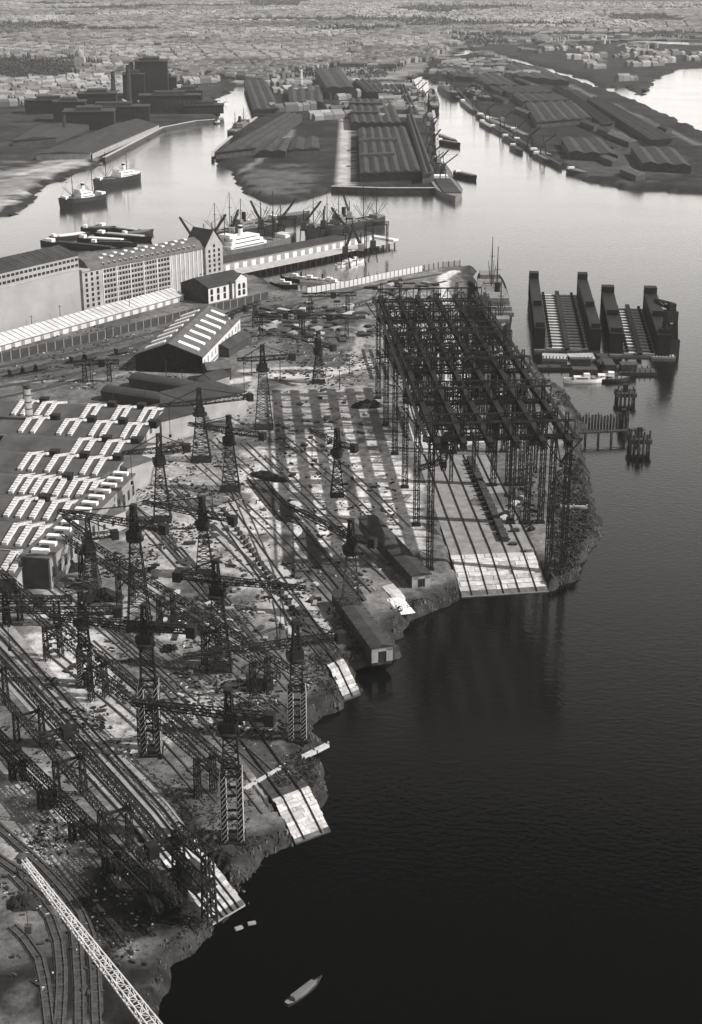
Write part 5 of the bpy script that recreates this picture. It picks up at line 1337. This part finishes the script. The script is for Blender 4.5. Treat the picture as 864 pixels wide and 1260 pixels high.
def debris():
    rs = np.random.RandomState(8); P0 = []
    for (px, py, rx, ry, n) in [(330,640,160,170,2600),(200,800,150,130,2600),(120,960,130,150,1800),(390,420,110,60,2200),(130,440,130,40,1400),(90,1130,100,110,1000),(540,450,90,100,1400),(360,880,70,80,700),(230,600,70,70,900)]:
        for k in range(n):
            a = rs.rand()*6.283; r = math.sqrt(rs.rand()); c = P(px+rx*r*math.cos(a), py+ry*r*math.sin(a)); P0.append((c.x, c.y))
    ends = [slip_geo(q, sk) for q, sk in SLIPS]
    A = np.array(P0); D = sdf(LANDS[0], A[:,0], A[:,1])
    for g in ends: D = np.where(sdf([g(-.05,.7), g(1.05,.7), g(1.05,1.05), g(-.05,1.05)], A[:,0], A[:,1]) > -1, -1, D)
    cl = vnoise(A[:,0], A[:,1], 9, 44)
    for nm, m, lab, sel in (('dark_debris', mat('debris_dark', .015, .05, .6, island=.5), 'dark litter of scrap and offcuts strewn over the yard', 0), ('pale_debris', mat('debris_pale', .25, .5, .6, island=.5), 'pale litter of planks and stones strewn over the yard', 1)):
        b = MB()
        for q, (x, y) in enumerate(P0):
            if D[q] < 7 or cl[q] < .5 or (q % 7 == 0) != (sel == 1): continue
            l = rs.uniform(.25,.7) if rs.rand() < .6 else rs.uniform(.8,2.6); wd = rs.uniform(.12,.5); h = rs.uniform(.1,.55)
            if y < 360: l *= .5; wd *= .55; h *= .5
            a = rs.choice([-.85, .7, 1.5, 0])+rs.normal()*.3; d = Vector((math.cos(a), math.sin(a), 0))*l/2; e = Vector((-math.sin(a), math.cos(a), 0))*wd
            o = Vector((x,y,-.2)); u = Vector((0,0,h+.2)); i = len(b.v)
            b.v += [tuple(o-d-e),tuple(o+d-e),tuple(o+d+e),tuple(o-d+e),tuple(o-d-e+u),tuple(o+d-e+u),tuple(o+d+e+u),tuple(o-d+e+u)]
            b.f += [(i+4,i+5,i+6,i+7),(i,i+1,i+5,i+4),(i+1,i+2,i+6,i+5),(i+2,i+3,i+7,i+6),(i+3,i,i+4,i+7)]
        tag(b.build(nm, m), lab, 'debris', kind='stuff')
debris()
stones()
# ---------------------------------------------------------------- scrub on the banks (uncountable)
def scrub(name, label, areas, seed):
    rs = np.random.RandomState(seed); b = MB()
    EQ = [[g(-.02,.72), g(1.02,.72), g(1.02,1.05), g(-.02,1.05)] for g in (slip_geo(q, sk) for q, sk in SLIPS)]
    poly = LANDS[0]
    for (px, py, rx, ry, n, s) in areas:
        for k in range(n):
            a = rs.rand()*6.283; r = math.sqrt(rs.rand()); c = P(px+rx*r*math.cos(a), py+ry*r*math.sin(a), 0)
            if sdf(poly, np.array([c.x]), np.array([c.y]))[0] < 2.2 or any(sdf(e, np.array([c.x]), np.array([c.y]))[0] > -1 for e in EQ): continue
            sz = s*rs.uniform(.5,1.4)
            for q in range(7):
                th = rs.rand()*6.283; ph = rs.rand()*1.3; d = Vector((math.cos(th)*math.cos(ph), math.sin(th)*math.cos(ph), math.sin(ph)))
                p0 = c + d*sz*rs.uniform(.3,1.0)*Vector((1,1,.8)).length/1.6; p0.z = max(.1, p0.z)
                u = Vector(rs.normal(size=3)).normalized()*sz*.42; v = Vector(rs.normal(size=3)).normalized()*sz*.42
                b.poly([p0-u, p0+v, p0+u, p0-v])
    tag(b.build(name, SCRUB), label, 'scrub', kind='stuff')
scrub('scrub', 'dark scrub and weeds growing on the river banks of the yard', [(705,640,30,80,2400,.8),(690,706,40,16,800,.75),(650,610,22,40,500,.6),(370,958,34,34,900,.5),(335,890,50,26,700,.45),(255,990,56,50,800,.42),(300,1050,40,24,400,.42),
      (420,800,40,34,700,.5),(520,748,34,10,400,.6),(400,830,30,30,400,.5),(680,480,24,24,400,.7),(250,1150,40,30,500,.34),(225,1200,30,40,400,.3),(320,1055,40,16,300,.34)], 5)
scrub('weeds', 'low tufts of weed scattered over the sandy yard', [(200,900,120,120,500,.35),(300,700,150,150,500,.35),(100,900,90,150,300,.35)], 9)

# ---------------------------------------------------------------- the far city (reads as one mass) and its trees
def city():
    rs = np.random.RandomState(17); b = MB(); t = MB()
    polys = {}
    n = 0
    cells = []
    D = 420
    for gx in range(-7, 7):
        for gy in range(3, 17):
            cx, cy = (gx+.5)*D, (gy+.5)*D
            if abs(cx) > cy*.30+450: continue
            a = rs.uniform(-.8, .8); ca, sa = math.cos(a), math.sin(a); cw, ch = rs.uniform(46,80), rs.uniform(26,38)
            for u in np.arange(-D*.7, D*.7, cw):
                for v in np.arange(-D*.7, D*.7, ch):
                    x, y = cx+u*ca-v*sa, cy+u*sa+v*ca
                    if abs(x-cx) > D/2 or abs(y-cy) > D/2: continue
                    cells.append((x, y, a, cw, ch))
    X = np.array([c[0] for c in cells]); Y = np.array([c[1] for c in cells]); N = len(cells)
    on = sdf(LANDS[5], X, Y) > 45
    on |= (sdf(LANDS[1], X, Y) > 60) & (Y > 2100)
    on |= (sdf(LANDS[4], X, Y) > 45) & (rs.rand(N) < .16)
    on |= (sdf(LANDS[3], X, Y) > 30) & (rs.rand(N) < .25) & (Y > 2600)
    on |= (sdf(LANDS[2], X, Y) > 30) & (rs.rand(N) < .3) & (Y > 1900)
    dens = vnoise(X, Y, 300, 77)
    for (x, y, a, cw, ch), q, dn in zip(cells, on, dens):
        if not q or abs(x) > y*.27+150: continue
        ca, sa = math.cos(a), math.sin(a)
        green = dn < .36
        def W2(lx, ly, lz): return (x+lx*ca-ly*sa, y+lx*sa+ly*ca, lz)
        for k in range(14 if green else 2):
            p = Vector(W2(rs.uniform(-.5,.5)*cw, rs.uniform(-.5,.5)*ch, 2)); sz = rs.uniform(2, 4.5)
            for m in range(6):
                o = p+Vector(rs.normal(size=3))*sz*.55; o.z = abs(o.z)+.6; u = Vector(rs.normal(size=3)).normalized()*sz*.45; v = Vector(rs.normal(size=3)).normalized()*sz*.45
                t.poly([o-u,o+v,o+u,o-v])
        if green: continue
        for side in (-1, 1):
            xx = -cw*.44
            while xx < cw*.36:
                w = rs.uniform(7, 22); 
                if rs.rand() < .85:
                    d = rs.uniform(8, 11); h = rs.uniform(4, 9); yc = side*(ch*.5-d*.5-3); x0, x1 = xx, min(xx+w-.6, cw*.46)
                    i = len(b.v); b.v += [W2(x0,yc-d/2,-1),W2(x1,yc-d/2,-1),W2(x1,yc+d/2,-1),W2(x0,yc+d/2,-1),W2(x0,yc-d/2,h),W2(x1,yc-d/2,h),W2(x1,yc+d/2,h),W2(x0,yc+d/2,h),W2(x0,yc,h+d*.35),W2(x1,yc,h+d*.35)]
                    b.f += [(i,i+1,i+5,i+4),(i+2,i+3,i+7,i+6),(i+1,i+2,i+6,i+9,i+5),(i+3,i,i+4,i+8,i+7),(i+4,i+5,i+9,i+8),(i+6,i+7,i+8,i+9)]
                xx += w
    tag(b.build('distant_city', CITY), 'hazy mass of houses of the far city beyond the docks', 'city', kind='stuff')
    tag(t.build('distant_trees', SCRUB), 'dark tree clumps among the houses of the far city', 'trees', kind='stuff')
city()

# ---------------------------------------------------------------- haze
hb = MB(); hb.box(-5200, 5200, -400, 7900, WZ-6, 330)
hz = hb.build('haze', None) if False else None
me = hb.mesh('haze'); hm = bpy.data.materials.new('haze'); hm.use_nodes = True
hn = hm.node_tree; hn.nodes.clear(); ho = hn.nodes.new('ShaderNodeOutputMaterial'); pv = hn.nodes.new('ShaderNodeVolumePrincipled')
pv.inputs['Color'].default_value = (.93, .92, .90, 1); pv.inputs['Density'].default_value = 0.00004; pv.inputs['Anisotropy'].default_value = 0.2
hn.links.new(pv.outputs[0], ho.inputs['Volume']); me.materials.append(hm)
hz = link('haze', me); hz['kind'] = 'stuff'; hz['label'] = 'pale summer haze lying over river and city'
